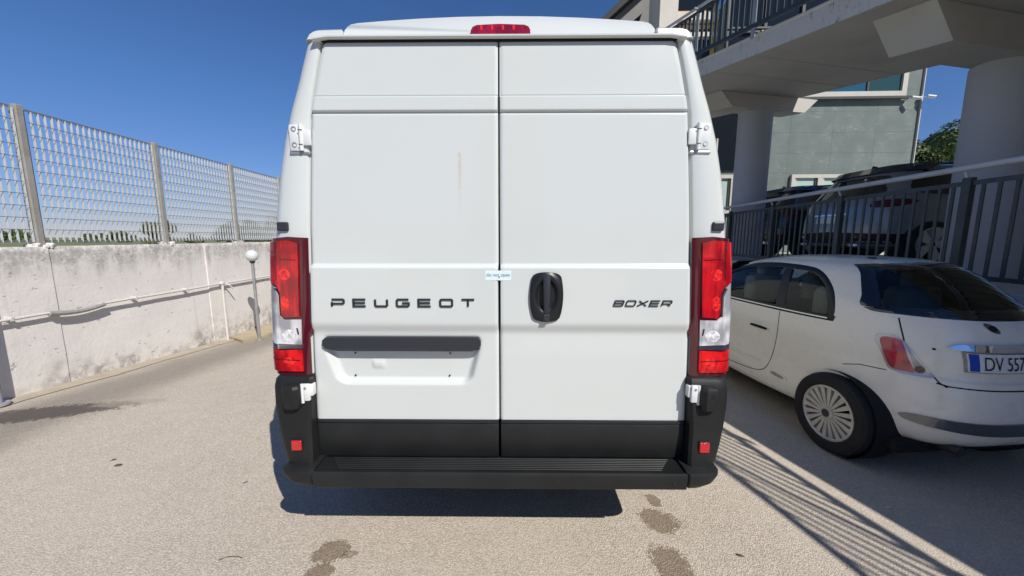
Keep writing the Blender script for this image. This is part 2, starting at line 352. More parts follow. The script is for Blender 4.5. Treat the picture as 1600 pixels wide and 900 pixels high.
def patch(poly, func, thick, step=.03, name='patch', m=None, parent=None, smooth=True, inset=0., back=0.):
    """a panel whose outline is given in 2D and whose surface is func(u, v, offset)"""
    bm = bmesh.new(); vs = [bm.verts.new((p[0], p[1], 0)) for p in poly]; bm.faces.new(vs)
    us = [p[0] for p in poly]; ws = [p[1] for p in poly]
    for lo, hi, ax in ((min(us), max(us), 0), (min(ws), max(ws), 1)):
        n = max(1, int((hi-lo)/step))
        for k in range(1, n):
            co = [0, 0, 0]; no = [0, 0, 0]; co[ax] = lo+(hi-lo)*k/n; no[ax] = 1
            bmesh.ops.bisect_plane(bm, geom=bm.verts[:]+bm.edges[:]+bm.faces[:], plane_co=co, plane_no=no, dist=1e-6)
    uv = {v: (v.co.x, v.co.y) for v in bm.verts}
    be = [e for e in bm.edges if len(e.link_faces) == 1]; low = {}
    for v, (a, b) in uv.items(): v.co = Vector(func(a, b, thick))
    for e in be:
        for v in e.verts:
            if v not in low: low[v] = bm.verts.new(func(*uv[v], back))
    for e in be:
        a, b = e.verts; bm.faces.new((a, b, low[b], low[a]))
    return obj(name, bm, m, parent, smooth, angle=40)
def copy_tree(o, parent=None):
    c = o.copy(); C.objects.link(c); c.parent = parent
    for ch in list(o.children): copy_tree(ch, c)
    return c
def setp(o, d):
    for k, v in d.items(): o[k] = v
    return o
def text_mesh(s, size, ext, m, name, parent, M4, sx=1.0, shear=0.):
    cu = bpy.data.curves.new('t', 'FONT'); cu.body = s; cu.size = size; cu.extrude = ext; cu.align_x = 'CENTER'; cu.align_y = 'CENTER'; cu.shear = shear
    to = bpy.data.objects.new('t', cu); C.objects.link(to)
    dg = bpy.context.evaluated_depsgraph_get(); me = bpy.data.meshes.new_from_object(to.evaluated_get(dg))
    bpy.data.objects.remove(to); me.transform(M4 @ Matrix.Diagonal((sx, 1, 1, 1))); me.materials.clear(); me.materials.append(m)
    return link(name, me, parent)

# ================================================================== GROUND
def gz(x, y):
    a = min(1, max(0, (-1.3-x)/1.2)); a = a*a*(3-2*a)
    t = max(0, y-3.3); s = .076*t if t < 4 else .304 + .012*(t-4)
    b = min(1, max(0, (x-1.45)/.5)); b = b*b*(3-2*b)
    return -a*s - .05*b*min(1, max(0, (y-.2)/1.2))
def grid_sheet(name, xs, ys, zf, m, thick=0):
    bm = NB(); V = [[bm.verts.new((x, y, zf(x, y))) for x in xs] for y in ys]
    for j in range(len(ys)-1):
        for i in range(len(xs)-1): bm.faces.new((V[j][i], V[j][i+1], V[j+1][i+1], V[j+1][i]))
    return obj(name, bm, m, None, True)
def lin(a, b, n): return [a+(b-a)*i/n for i in range(n+1)]
struct(grid_sheet('yard_asphalt', lin(-7, 8, 60), lin(-14, 0, 14)[:-1]+lin(0, 9, 45)[:-1]+lin(9, 40, 16), gz, M['asphalt']))
xs = [-3000, -1500, -700, -300, -150] + lin(-90, -7, 30) + [-6.5, -5.4, -5.12, -4.96, -4.90, -1, 20, 60, 200, 900, 3000]
ys = [-3000, -900, -200, -60] + lin(-20, 60, 40) + [80, 120, 200, 400, 800, 1600, 3500]
def tz(x, y):
    if x < -5.05:
        return .85 + .10*mnoise.noise(Vector((x*.3, y*.3, 0))) + (.25*mnoise.noise(Vector((x*.03, y*.03, 3))) if x < -20 else 0)
    return -.7
mg = struct(grid_sheet('meadow_ground', xs, ys, tz, M['grass']))
for v in mg.data.vertices: v.co.x -= .045*max(-60, min(60, v.co.y))

# ================================================================== LEFT WALL, FENCE
K = .045                                    # wall plan slope: x = -4.72 - K*y
wx = lambda y: -4.72 - K*y
ang_w = math.atan(K)                       # local frame whose +Y runs along the wall
def wp(y, off=0, z=0):                      # off = distance in front of the wall face (towards the yard)
    return Vector((wx(y)+off*math.cos(ang_w), y+off*math.sin(ang_w), z))
wall = thing('boundary_wall', 'long whitewashed concrete wall with dark stains under the grille fence', 'wall', wp(0))
bounds = [-9, -5.5, -2.6, 0.6, 3.93, 6.05, 9.2, 12.4, 15.6, 19, 23, 28, 36]
for i in range(len(bounds)-1):
    y0, y1 = bounds[i]+.001, bounds[i+1]-.001; bm = NB(); st = max(4, int((y1-y0)/.08)); off = (.012 if i % 2 else 0.)
    prof = lambda y, j: [(off+.004*mnoise.noise(Vector((y*3, zz*3, j))), zz) for zz in lin(-.7, 1.40, 24)]
    rings = []
    for a in lin(y0, y1, st):
        tp = 1.455+.006*mnoise.noise(Vector((a*4, 1, 0)))
        pr = prof(a, i) + [(off-.004, tp-.02), (off-.02, tp), (-.24, tp), (-.26, tp-.02), (-.26, -.7)]
        rings.append([wp(a, p[0], p[1]) - wp(0) for p in pr])
    loft(bm, rings); obj('wall_panel', bm, M['wall'], wall, True)
# fence
fence = thing('grille_fence', 'tall galvanised steel grille fence standing on the white wall', 'fence', wp(0, -.09, 1.455))
fy = [1.02, 2.42, 3.84, 5.24, 6.62, 8.02, 9.42, 10.82, 12.22, 13.62]
fy = [-1.1, .40, 1.91, 3.42-.0+.42-.0, 0]  # replaced below
fy = [3.95 + 1.52*k for k in range(-3, 6)]
FH = 1.40
o0 = Vector(fence.location)
def fp(y, off, z): return wp(y, -.09+off, 1.455+z) - o0
bm = NB(); add_box(bm, (0, 0, FH/2+.01), (.055, .062, FH+.02), .006); add_box(bm, (0, 0, .01), (.16, .15, .022), .004)
add_box(bm, (-.030, .0, FH/2), (.006, .082, FH), 0)
pm = mesh_from(bm, 'post', M['post'])
bm = NB()
for k in range(9):
    a = k*.7; add_box(bm, (math.cos(a)*.07, math.sin(a)*.07, .0), (.06, .05, .035+.02*(k % 3)), .012, a)
mm = mesh_from(bm, 'mortar', M['wall'])
ptop = None
for y in fy:
    link('post', pm, fence, fp(y, 0, 0), (0, 0, ang_w)); link('mortar_pad', mm, fence, fp(y, 0, 0), (0, 0, ang_w+y))
pitch = .0625; nrow = 11; rowh = (FH-.07)/nrow
bm = NB(); add_box(bm, (0, 0, .045+(FH-.065)/2), (.026, .003, FH-.065)); barm = mesh_from(bm, 'bar', M['bar'])
bm = NB(); add_cyl(bm, (.016, -.70, 0), (.016, .70, 0), .0035, seg=5); rodm = mesh_from(bm, 'rod', M['rod'])
bm = NB(); add_bar(bm, (0, -.70, 0), (0, .70, 0), .004, .022); edgem = mesh_from(bm, 'edge_strip', M['rod'])
far = NB()
for i in range(len(fy)-1):
    y0 = fy[i]+.035; y1 = fy[i+1]-.035; yc = (y0+y1)/2; n = int((y1-y0)/pitch)
    for k in range(n+1):
        yy = y0+.01+(y1-y0-.02)*k/n
        if i >= 7: continue
        link('bar', barm, fence, fp(yy, 0, 0), (0, 0, ang_w))
    for r in range(nrow+1):
        link('edge_strip' if r in (0, nrow) else 'rod', edgem if r in (0, nrow) else rodm, fence, fp(yc, 0, .055+rowh*r), (0, 0, ang_w))
    if i >= 7: 
        for k in range(n+1): add_box(far, fp(y0+.01+(y1-y0-.02)*k/n, 0, .045+(FH-.065)/2), (.03, .0035, FH-.065), 0, ang_w)
fo = obj('bar_infill', far, M['bar'], fence); fo['kind'] = 'stuff'
# pipe on the wall
pipe = thing('wall_pipe', 'white water pipe clipped along the wall with one grey sleeve', 'pipe', wp(0))
def pl(y, off, z): return wp(y, off, z) - wp(0)
bm = NB(); add_tube(bm, [pl(y, .055, .775-.002*y+.005*mnoise.noise(Vector((y, 0, 5)))) for y in lin(3.30, 3.86, 4)], .014); obj('near_run', bm, M['pipe'], pipe, True)['label'] = 'short left run of white pipe'
bm = NB(); add_tube(bm, [pl(y, .06, .775-.012-.03*math.sin((y-3.8)/.55*math.pi)) for y in lin(3.8, 4.35, 8)], .026); obj('sleeve', bm, M['sleeve'], pipe, True)
bm = NB(); add_tube(bm, [pl(y, .055, .77+.004*mnoise.noise(Vector((y, 0, 5)))) for y in lin(4.3, 6.27, 12)], .015); obj('middle_run', bm, M['pipe'], pipe, True)
bm = NB(); add_tube(bm, [pl(y, .055, .77-.003*y+.015) for y in lin(6.3, 14, 12)], .015); obj('far_run', bm, M['pipe'], pipe, True)
bm = NB(); add_tube(bm, [pl(6.28, .06, z) for z in lin(-.23, .79, 8)], .019); obj('drop_pipe', bm, M['pipe'], pipe, True)
bm = NB(); add_box(bm, pl(6.29, .055, .775), (.06, .1, .06), .02); add_tube(bm, [pl(6.33, .06, .77), pl(6.36, .12, .74), pl(6.42, .14, .66)], .012); obj('tap_joint', bm, M['pipe'], pipe, True)
bm = NB(); add_box(bm, pl(0, .035, .77), (.07, .03, .045), .005); cm = None
cl = mesh_from(bm, 'clip', M['pipe'])
for y in (3.5, 4.75, 5.55, 7.2, 8.4): link('clip', cl, pipe, (pl(y, 0, 0)))
# concrete edging at the wall foot, a sheet slightly above the asphalt
bm = NB(); ys_ = lin(-6, 20, 150); A = []; B = []
for y in ys_:
    wdt = .20+.05*mnoise.noise(Vector((y*1.3, 3, 1)))+.02*mnoise.noise(Vector((y*7, 3, 1)))
    a = wp(y, -.03); b = wp(y, max(.05, wdt)); A.append(bm.verts.new((a.x, a.y, gz(a.x, y)+.016))); B.append(bm.verts.new((b.x, b.y, gz(b.x, y)+.006)))
for i in range(len(ys_)-1): bm.faces.new((A[i], B[i], B[i+1], A[i+1]))
struct(obj('wall_footing_strip', bm, M['pave'], None, True))
# raised paving island by the lamp
bm = NB(); isl = [wp(6.35, .02), wp(6.25, .20), wp(6.0, .50), wp(6.35, .58), wp(9, .62), wp(9, .0)]
zb = [gz(p.x, p.y) for p in isl]
vs = [bm.verts.new((p.x, p.y, z-.05)) for p, z in zip(isl, zb)]; vt = [bm.verts.new((p.x, p.y, z+.055)) for p, z in zip(isl, zb)]
bm.faces.new(vt); n = len(vs)
for i in range(n): bm.faces.new((vs[i], vs[(i+1) % n], vt[(i+1) % n], vt[i]))
bmesh.ops.bevel(bm, geom=[e for e in bm.edges if e.verts[0] in vt and e.verts[1] in vt], offset=.012, segments=2, affect='EDGES')
o = obj('paving_island', bm, M['kerb']); tag(o, 'low tan concrete island at the foot of the wall beside the lamp', 'paving')
bm = NB(); add_box(bm, (0, 0, .05), (.10, .30, .09), .01, .4); add_box(bm, (.05, .12, .11), (.14, .12, .04), .01, 1.0)
p = wp(7.45, .30); o = obj('broken_brick', bm, mat('brick_red', (.28, .10, .07), .9, var=.2, vscale=20, bump=.4), None, loc=(p.x, p.y, gz(p.x, p.y)+.05)); tag(o, 'broken reddish brick lying on the paving island behind the lamp', 'brick')
# globe lamp
LP = wp(6.27, .60); lz = gz(LP.x, LP.y)
lamp = thing('globe_lamp', 'low garden lamp with white globe on thin grey pole beside the wall', 'lamp', (LP.x, LP.y, lz))
bm = NB(); add_cyl(bm, (0, 0, 0), (0, 0, 1.40), .024, seg=14); add_cyl(bm, (0, 0, 0), (0, 0, .015), .06, seg=14); obj('pole', bm, M['steel'], lamp, True)
bm = NB(); add_cyl(bm, (0, 0, 1.35), (0, 0, 1.40), .04, seg=16); obj('collar', bm, M['black'], lamp, True)
bm = NB(); bmesh.ops.create_uvsphere(bm, u_segments=28, v_segments=16, radius=.098, matrix=Matrix.Translation((0, 0, 1.470))); obj('globe', bm, M['globe'], lamp, True)
# lilac post at the left border
bm = NB(); add_cyl(bm, (0, 0, 0), (0, 0, 1.3), .030, seg=14); add_cyl(bm, (0, 0, 0), (0, 0, .02), .075, seg=14)
p = wp(3.25, .12); o = obj('steel_post', bm, M['pole_blue'], None, True, loc=(p.x, p.y, gz(p.x, p.y)+.012)); tag(o, 'thin lilac grey steel post standing against the wall at the left edge', 'post')

# ================================================================== VAN
VL = 5.95
van = thing('delivery_van', 'white high-roof panel van with closed rear doors and black step bumper', 'van', (-.057, 1.67, 0), R(-.6))
def lean(z): return .035*max(0, (z-1.6)/.85)**1.4
OUT = [(.90, .46), (.995, .52), (1.035, .65), (1.058, .80), (1.066, .95), (1.060, 1.20), (1.042, 1.45), (1.026, 1.62), (1.000, 1.80), (.966, 1.97), (.930, 2.10), (.896, 2.20), (.870, 2.29), (.852, 2.35), (.842, 2.385), (.826, 2.412), (.800, 2.425), (.66, 2.430), (.45, 2.432), (0, 2.435)]
DO = [(.862, .505), (.876, .62), (.878, .70), (.868, 1.1), (.851, 1.43), (.843, 1.60), (.812, 2.08), (.800, 2.15), (.775, 2.27), (.750, 2.372)]
def interp(tab, z):
    if z <= tab[0][1]: return tab[0][0]
    for (x0, z0), (x1, z1) in zip(tab, tab[1:]):
        if z <= z1: return x0+(x1-x0)*(z-z0)/(z1-z0)
    return tab[-1][0]
def dox(z): return interp(DO, z)
def outx(z): return interp(OUT[:17], z)
# body shell: stations along y
bm = NB(); full = [(x, z) for x, z in OUT] + [(-x, z) for x, z in OUT[-2::-1]]
def sect(y, zt, wf, yshift=0., low=.46):
    out = []
    for x, z in full:
        zz = low + (z-.46)*(zt-low)/(2.435-.46)
        out.append((x*wf, y + yshift*(z-.46)/2 + lean(z)*max(0, 1-y/.5), zz))
    return out
st = [(0.055, 2.435, .992), (.07, 2.435, .998), (.095, 2.435, 1), (.3, 2.435, 1), (.8, 2.44, 1), (2, 2.44, 1), (3.6, 2.44, 1), (4.1, 2.42, .995), (4.5, 2.34, .985), (4.9, 1.98, .97), (5.25, 1.55, .96), (5.5, 1.34, .94), (5.75, 1.22, .90), (5.92, 1.0, .82), (5.97, .75, .78)]
rings = [sect(y, zt, wf) for y, zt, wf in st]
loft(bm, rings, closed=True, caps=False)
bm.verts.ensure_lookup_table(); nfull = len(full)
bm.faces.new([bm.verts[(len(st)-1)*nfull+k] for k in range(nfull)])
# wheel arches cut later by dark discs; rear frame ring
obj('body', bm, M['van'], van, True, angle=30)
# rear pillar frames around the door opening, one for each side
for s in (-1, 1):
    bm = NB(); rows = []
    for z in lin(.50, 2.405, 70):
        xo = outx(z)*.992; xi = dox(min(z, 2.372))+.006; ln = lean(z)
        xi = min(xi, xo-.012)
        rows.append([(s*xo, .056+ln, z), (s*(xo-.006), .030+ln, z), (s*(xo-.022), .010+ln, z), (s*(xo-.045) if xo-.045 > xi+.02 else s*(xi+.018), .001+ln, z),
                     (s*(xi+.012), -.001+ln, z), (s*(xi+.004), .004+ln, z), (s*xi, .014+ln, z), (s*xi, .045+ln, z)])
    loft(bm, rows, closed=False, caps=False); obj('rear_pillar', bm, M['van'], van, True, angle=60)
# dark door opening behind
bm = NB(); rows = [[(-dox(z)-.02, .035+lean(z), z), (dox(z)+.02, .035+lean(z), z)] for z in lin(.48, 2.40, 20)]; loft(bm, rows, closed=False, caps=False); obj('door_frame_seal', bm, M['black'], van)
# roof hump with brake light, gutter
bm = NB()
hump = [(.672, 2.388), (.669, 2.440), (.658, 2.460), (.645, 2.470), (.62, 2.476), (.5, 2.487), (.35, 2.498), (.18, 2.506), (0, 2.509)]
hh = hump + [(-x, z) for x, z in hump[-2::-1]]
rings = []
for y, f, up in ((.012, 1, 0), (.018, 1, .004), (.030, 1, .008), (.2, .995, .012), (.9, .98, .012), (2.0, .97, .01), (3.9, .94, .0)):
    rings.append([(x*f, y+lean(2.42)+(z-2.388)*.45*(1 if y < .1 else 0), z+up*(1 if z > 2.44 else 0)) for x, z in hh])
loft(bm, rings, caps=True); obj('roof_spoiler', bm, M['van'], van, True, angle=50)
bm = NB(); rings = []
for x in lin(-.785, .785, 24):
    e = max(0, abs(x)-.75)*.25
    rings.append([(x, .012, 2.378-e), (x, .004, 2.383-e), (x, .004, 2.389-e), (x, .012, 2.394-e), (x, .065, 2.400-e), (x, .075, 2.380-e)])
loft(bm, rings); obj('roof_gutter', bm, M['van'], van, True, angle=40)
bm = NB(); add_box(bm, (0, .045, 2.375), (1.50, .05, .010)); obj('gutter_seal', bm, M['black'], van)
for s in (-1, 1):
    bm = NB(); rings = []
    for t in lin(0, 1, 8):
        x = .672+.148*(1-(1-t)**1.6); z = 2.430-.004*t - .046*(max(0, t-.45)/.55)**2.2; rings.append([(s*x, .026, 2.384), (s*x, .032, z-.008), (s*x, .042, z), (s*x, .20, z+.002), (s*x, .20, 2.384)])
    loft(bm, rings); obj('roof_corner', bm, M['van'], van, True, angle=40)
# brake light
bl = [(0, 0)]*3 or smooth_poly([(-.120, 2.432), (-.120, 2.478), (.135, 2.478), (.135, 2.432)], 1, .18)
bl = [(-.120, 2.403), (-.119, 2.428), (-.112, 2.444), (-.095, 2.453), (.0, 2.458), (.110, 2.453), (.127, 2.444), (.134, 2.428), (.135, 2.403)]
YB = .012+lean(2.42)
f_ = lambda u, v, o: (u, YB+(v-2.388)*.45-o, v)
b3 = patch(bl, f_, .016, .03, 'third_brake_light', M['stop'], van, back=-.02)
for k in range(4):
    bm = NB(); add_box(bm, (-.075+.046*k, YB+.003, 2.436), (.010, .006, .020), .002); obj('bulb_spot', bm, M['glow'], b3)
for x in (-.098, .113):
    bm = NB(); add_cyl(bm, (x, YB+.02, 2.434), (x, YB+.004, 2.434), .006, seg=10); obj('screw_recess', bm, M['black'], b3)
# doors as fine heightfields
def sst(a, b, v):
    t = min(1, max(0, (v-a)/(b-a))); return t*t*(3-2*t)
def prof(z):
    y = -.006
    y -= .016*(1-sst(1.412, 1.436, z))*sst(1.108, 1.166, z)
    y -= .006*(sst(2.086, 2.0875, z)*(1-sst(2.146, 2.150, z))); y += .008*math.exp(-((z-2.083)/.0055)**2); y += .006*math.exp(-((z-2.151)/.003)**2)
    y += .004*sst(2.15, 2.155, z)
    y -= .010*sst(.70, 1.0, z)*(1-sst(1.0, 1.108, z))*.3
    return y + lean(z)
def sd_trap(x, z):      # licence plate recess, negative inside
    zt, zb = 1.030, .862; t = (zt-z)/(zt-zb); t = min(1.2, max(-.2, t))
    xl = -.812+.053*t*t; xr = -.087-.045*t*t
    return max(xl-x, x-xr, zb-z, z-1.10)
def rnd(x, z):
    # rounded-box style distance
    zt, zb = 1.10, .862; t = (1.03-z)/(1.03-.862); t = min(1, max(0, t)); xl = -.812+.053*t; xr = -.087-.045*t
    cx = (xl+xr)/2; hx = (xr-xl)/2; cz = (zt+zb)/2; hz = (zt-zb)/2; r = .05 if z < 1.0 else .012
    dx = abs(x-cx)-hx+r; dz = abs(z-cz)-hz+r
    return math.hypot(max(dx, 0), max(dz, 0)) + min(max(dx, dz), 0) - r
zrows = sorted(set([round(v, 4) for v in lin(.692, 2.370, 190)] + [round(v, 4) for v in lin(1.405, 1.44, 14)] + [round(v, 4) for v in lin(2.07, 2.095, 18)] + [round(v, 4) for v in lin(2.143, 2.160, 12)] + [round(v, 4) for v in lin(.85, .90, 10)]))
def make_door(s):
    bm = NB(); n = 100; rows = []
    for z in zrows:
        xi = .0035; xo = dox(z)-.0025; row = []
        xo2 = xo; 
        if z > 2.36: xo2 -= (z-2.36)*.6
        row.append((s*xi, .03+lean(z), z)); row.append((s*xi, .002+lean(z), z))
        for k in range(n+1):
            t = k/n; x = xi+.003+(xo2-xi-.006)*t; y = prof(z)
            if s < 0:
                d = rnd(-x, z); y += .034*(1-sst(-.030, .0, d)) 
                e = math.hypot(max(0, abs(-x+.575)-.022), max(0, abs(z-.955)-.012))
                y -= .006*(1-sst(.0, .010, e))
            else:
                pass
            edge = min(xo2-x, x-xi); y += .004*(1-sst(0, .012, edge))
            row.append((s*x, y, z))
        row.append((s*xo2, .002+lean(z), z)); row.append((s*xo2, .03+lean(z), z)); rows.append(row)
    loft(bm, rows, closed=False, caps=False)
    # bottom and top lips
    for r in (rows[0], rows[-1]):
        a = [bm.verts.new(p) for p in r[2:-2]]; b = [bm.verts.new((p[0], .03+lean(p[2]), p[2])) for p in r[2:-2]]
        for k in range(len(a)-1): bm.faces.new((a[k], a[k+1], b[k+1], b[k]))
    d = obj('rear_door', bm, M['van'], van, True, angle=50); return d
dL = make_door(-1); dR = make_door(1)
dL['label'] = 'left rear door with number plate recess'; dR['label'] = 'right rear door with black handle'
for s, d in ((-1, dL), (1, dR)):       # black lower cladding
    bm = NB(); rings = []
    for x in lin(.006, .868, 20):
        xo = s*x; e = .004*(1-sst(0, .02, min(x-.003, .871-x)))
        rings.append([(xo, .03, .50), (xo, -.010+e, .503), (xo, -.016+e, .515), (xo, -.016+e, .668), (xo, -.012+e, .676), (xo, -.018+e, .680), (xo, -.016+e, .689), (xo, .0, .692), (xo, .03, .692)])
    loft(bm, rings); obj('lower_cladding', bm, M['plastic'], d, True, angle=40)
# plate-light bar
f_ = lambda u, v, o: (u, prof(1.12)-o, v)
bar = patch(smooth_poly([(-.815, 1.040), (-.815, 1.098), (-.086, 1.098), (-.086, 1.040)], 2, .08), f_, .016, .05, 'plate_light_bar', M['trim_grey'], dL, back=-.04)
bm = NB(); v = [bm.verts.new(p) for p in ((-.812, -.020, 1.042), (-.089, -.020, 1.042), (-.135, .020, 1.018), (-.765, .020, 1.018), (-.812, .02, 1.042), (-.089, .02, 1.042))]
bm.faces.new((v[0], v[1], v[2], v[3])); bm.faces.new((v[0], v[3], v[4])); bm.faces.new((v[1], v[5], v[2])); bm.faces.new((v[4], v[3], v[2], v[5]))
obj('bar_underside', bm, M['trim_grey'], dL)
for x, z in ((-.685, 1.008), (-.235, 1.008), (-.690, .898), (-.240, .898)):
    bm = NB(); add_cyl(bm, (x, .035, z), (x, .0215, z), .0042, seg=10); obj('screw_hole', bm, M['black'], dL)
# letters
def glyph(strokes, x0, z0, w_, h_, th, depth, y, name, m, parent, shear=0.):
    bm = NB()
    for pl_ in strokes:
        pts = [(x0+(p[0]+shear*p[1])*w_, z0+p[1]*h_) for p in pl_]; closed = len(pl_) > 2 and pl_[0] == pl_[-1]
        if closed: pts = pts[:-1]
        L, Rr = [], []; n = len(pts)
        for i, p in enumerate(pts):
            a = Vector(pts[i-1]) if (i > 0 or closed) else None; b = Vector(pts[(i+1) % n]) if (i < n-1 or closed) else None; p = Vector(p)
            d1 = (p-a).normalized() if a is not None else None; d2 = (b-p).normalized() if b is not None else None
            d1 = d1 or d2; d2 = d2 or d1
            n1 = Vector((-d1.y, d1.x)); n2 = Vector((-d2.y, d2.x)); mm_ = (n1+n2).normalized(); k = th/2/max(.4, mm_.dot(n1))
            L.append(p+mm_*k); Rr.append(p-mm_*k)
        fv = [[bm.verts.new((q[0], yy, q[1])) for q in arr] for arr, yy in ((L, y), (Rr, y), (L, y+depth), (Rr, y+depth))]
        rng = range(n) if closed else range(n-1)
        for i in rng:
            j = (i+1) % n
            bm.faces.new((fv[0][i], fv[0][j], fv[1][j], fv[1][i])); bm.faces.new((fv[0][i], fv[2][i], fv[2][j], fv[0][j])); bm.faces.new((fv[1][i], fv[1][j], fv[3][j], fv[3][i]))
        if not closed:
            for i in (0, n-1): bm.faces.new((fv[0][i], fv[1][i], fv[3][i], fv[2][i]))
    return obj(name, bm, m, parent)
c = .14
G = {'P': [[(.0, 0), (0, .62)], [(0, 1), (.92, 1), (1, 1-c), (1, .5), (.92, .38), (.0, .38)]],
     'E': [[(1, 0), (.0, 0), (0, 1), (1, 1)], [(0, .5), (.96, .5)]],
     'U': [[(0, 1), (0, c), (.08, 0), (.92, 0), (1, c), (1, 1)]],
     'G': [[(.98, 1), (.08, 1), (0, 1-c), (0, c), (.08, 0), (.92, 0), (1, c), (1, .48), (.45, .48)]],
     'O': [[(.08, 0), (.92, 0), (1, c), (1, 1-c), (.92, 1), (.08, 1), (0, 1-c), (0, c), (.08, 0)]],
     'T': [[(-.02, 1), (1.02, 1)], [(.5, 1), (.5, 0)]],
     'B': [[(0, 0), (0, 1), (.92, 1), (1, .88), (1, .6), (.93, .5), (0, .5)], [(.93, .5), (1, .42), (1, .1), (.92, 0), (0, 0)]],
     'X': [[(0, 0), (1, 1)], [(0, 1), (1, 0)]],
     'R': [[(0, 0), (0, 1), (.92, 1), (1, .88), (1, .55), (.92, .42), (.1, .42)], [(.55, .42), (.98, 0)]]}
yl = prof(1.26)-.0045
for k, ch in enumerate('PEUGEOT'):
    glyph(G[ch], -.757+k*.0982, 1.2415, .054, .031, .0088, .005, yl, 'letter', M['letter'], dL)
for k, ch in enumerate('BOXER'):
    glyph(G[ch], .513+k*.0535, 1.2450, .039, .0235, .0052, .005, yl, 'letter', M['letter'], dR, .22)
# sticker across the gap
f_ = lambda u, v, o: (u, prof(1.38)-o, v)
stk = patch([(-.062, 1.360), (-.062, 1.404), (.054, 1.404), (.054, 1.360)], f_, .0008, .03, 'sticker', M['sticker'], dL, back=.0003)
text_mesh('do not open', .0215, .0002, M['ink'], 'lettering', dL, Matrix.Translation((-.004, prof(1.38)-.0013, 1.384)) @ Matrix.Rotation(R(90), 4, 'X'))
bm = NB(); add_cyl(bm, (-.0, prof(1.38)-.002, 1.374), (-.0, prof(1.38)+.002, 1.374), .003, seg=8); obj('sticker_tear', bm, M['black'], dL)
# handle
hc = (.2115, 1.285)
ho = [(-.052, -.112), (.052, -.112), (.069, -.07), (.0755, 0), (.072, .06), (.060, .112), (-.060, .112), (-.072, .06), (-.0755, 0), (-.069, -.07)]
ho = smooth_poly([(a+hc[0], b+hc[1]) for a, b in ho], 3)
yh = prof(1.28)
def hf(u, v, o):
    a = (u-hc[0])/.052; b = (v-hc[1]-.008)/.080; d = math.hypot(a, b); r_ = math.hypot((u-hc[0])/.0755, (v-hc[1])/.114)
    y = yh - o*(1-.5*sst(.86, 1.05, r_))
    if o > .003: y += .0135*(1-sst(.72, 1.02, d))
    return (u, y, v)
bz = patch(ho, hf, .018, .006, 'handle_bezel', M['plastic_dark'], dR, back=0)
bm = NB(); rings = []
for t in lin(0, 1, 14):
    z = 1.212+.172*t; bow = .010*math.sin(t*math.pi); hw = .0125+.004*t-.003*(1 if t < .05 else 0); y0 = yh-.020-bow
    rings.append([(hc[0]-hw, y0+.016, z), (hc[0]-hw, y0+.003, z), (hc[0]-hw+.004, y0, z), (hc[0]+hw-.004, y0, z), (hc[0]+hw, y0+.003, z), (hc[0]+hw, y0+.016, z)])
loft(bm, rings); obj('handle_lever', bm, M['trim_grey'], dR, True, angle=50)
bm = NB(); add_box(bm, (hc[0], yh-.020, 1.193), (.030, .008, .034), .004); add_box(bm, (hc[0], yh-.025, 1.186), (.018, .003, .010), .001); obj('lock_cover', bm, M['trim_grey'], dR)
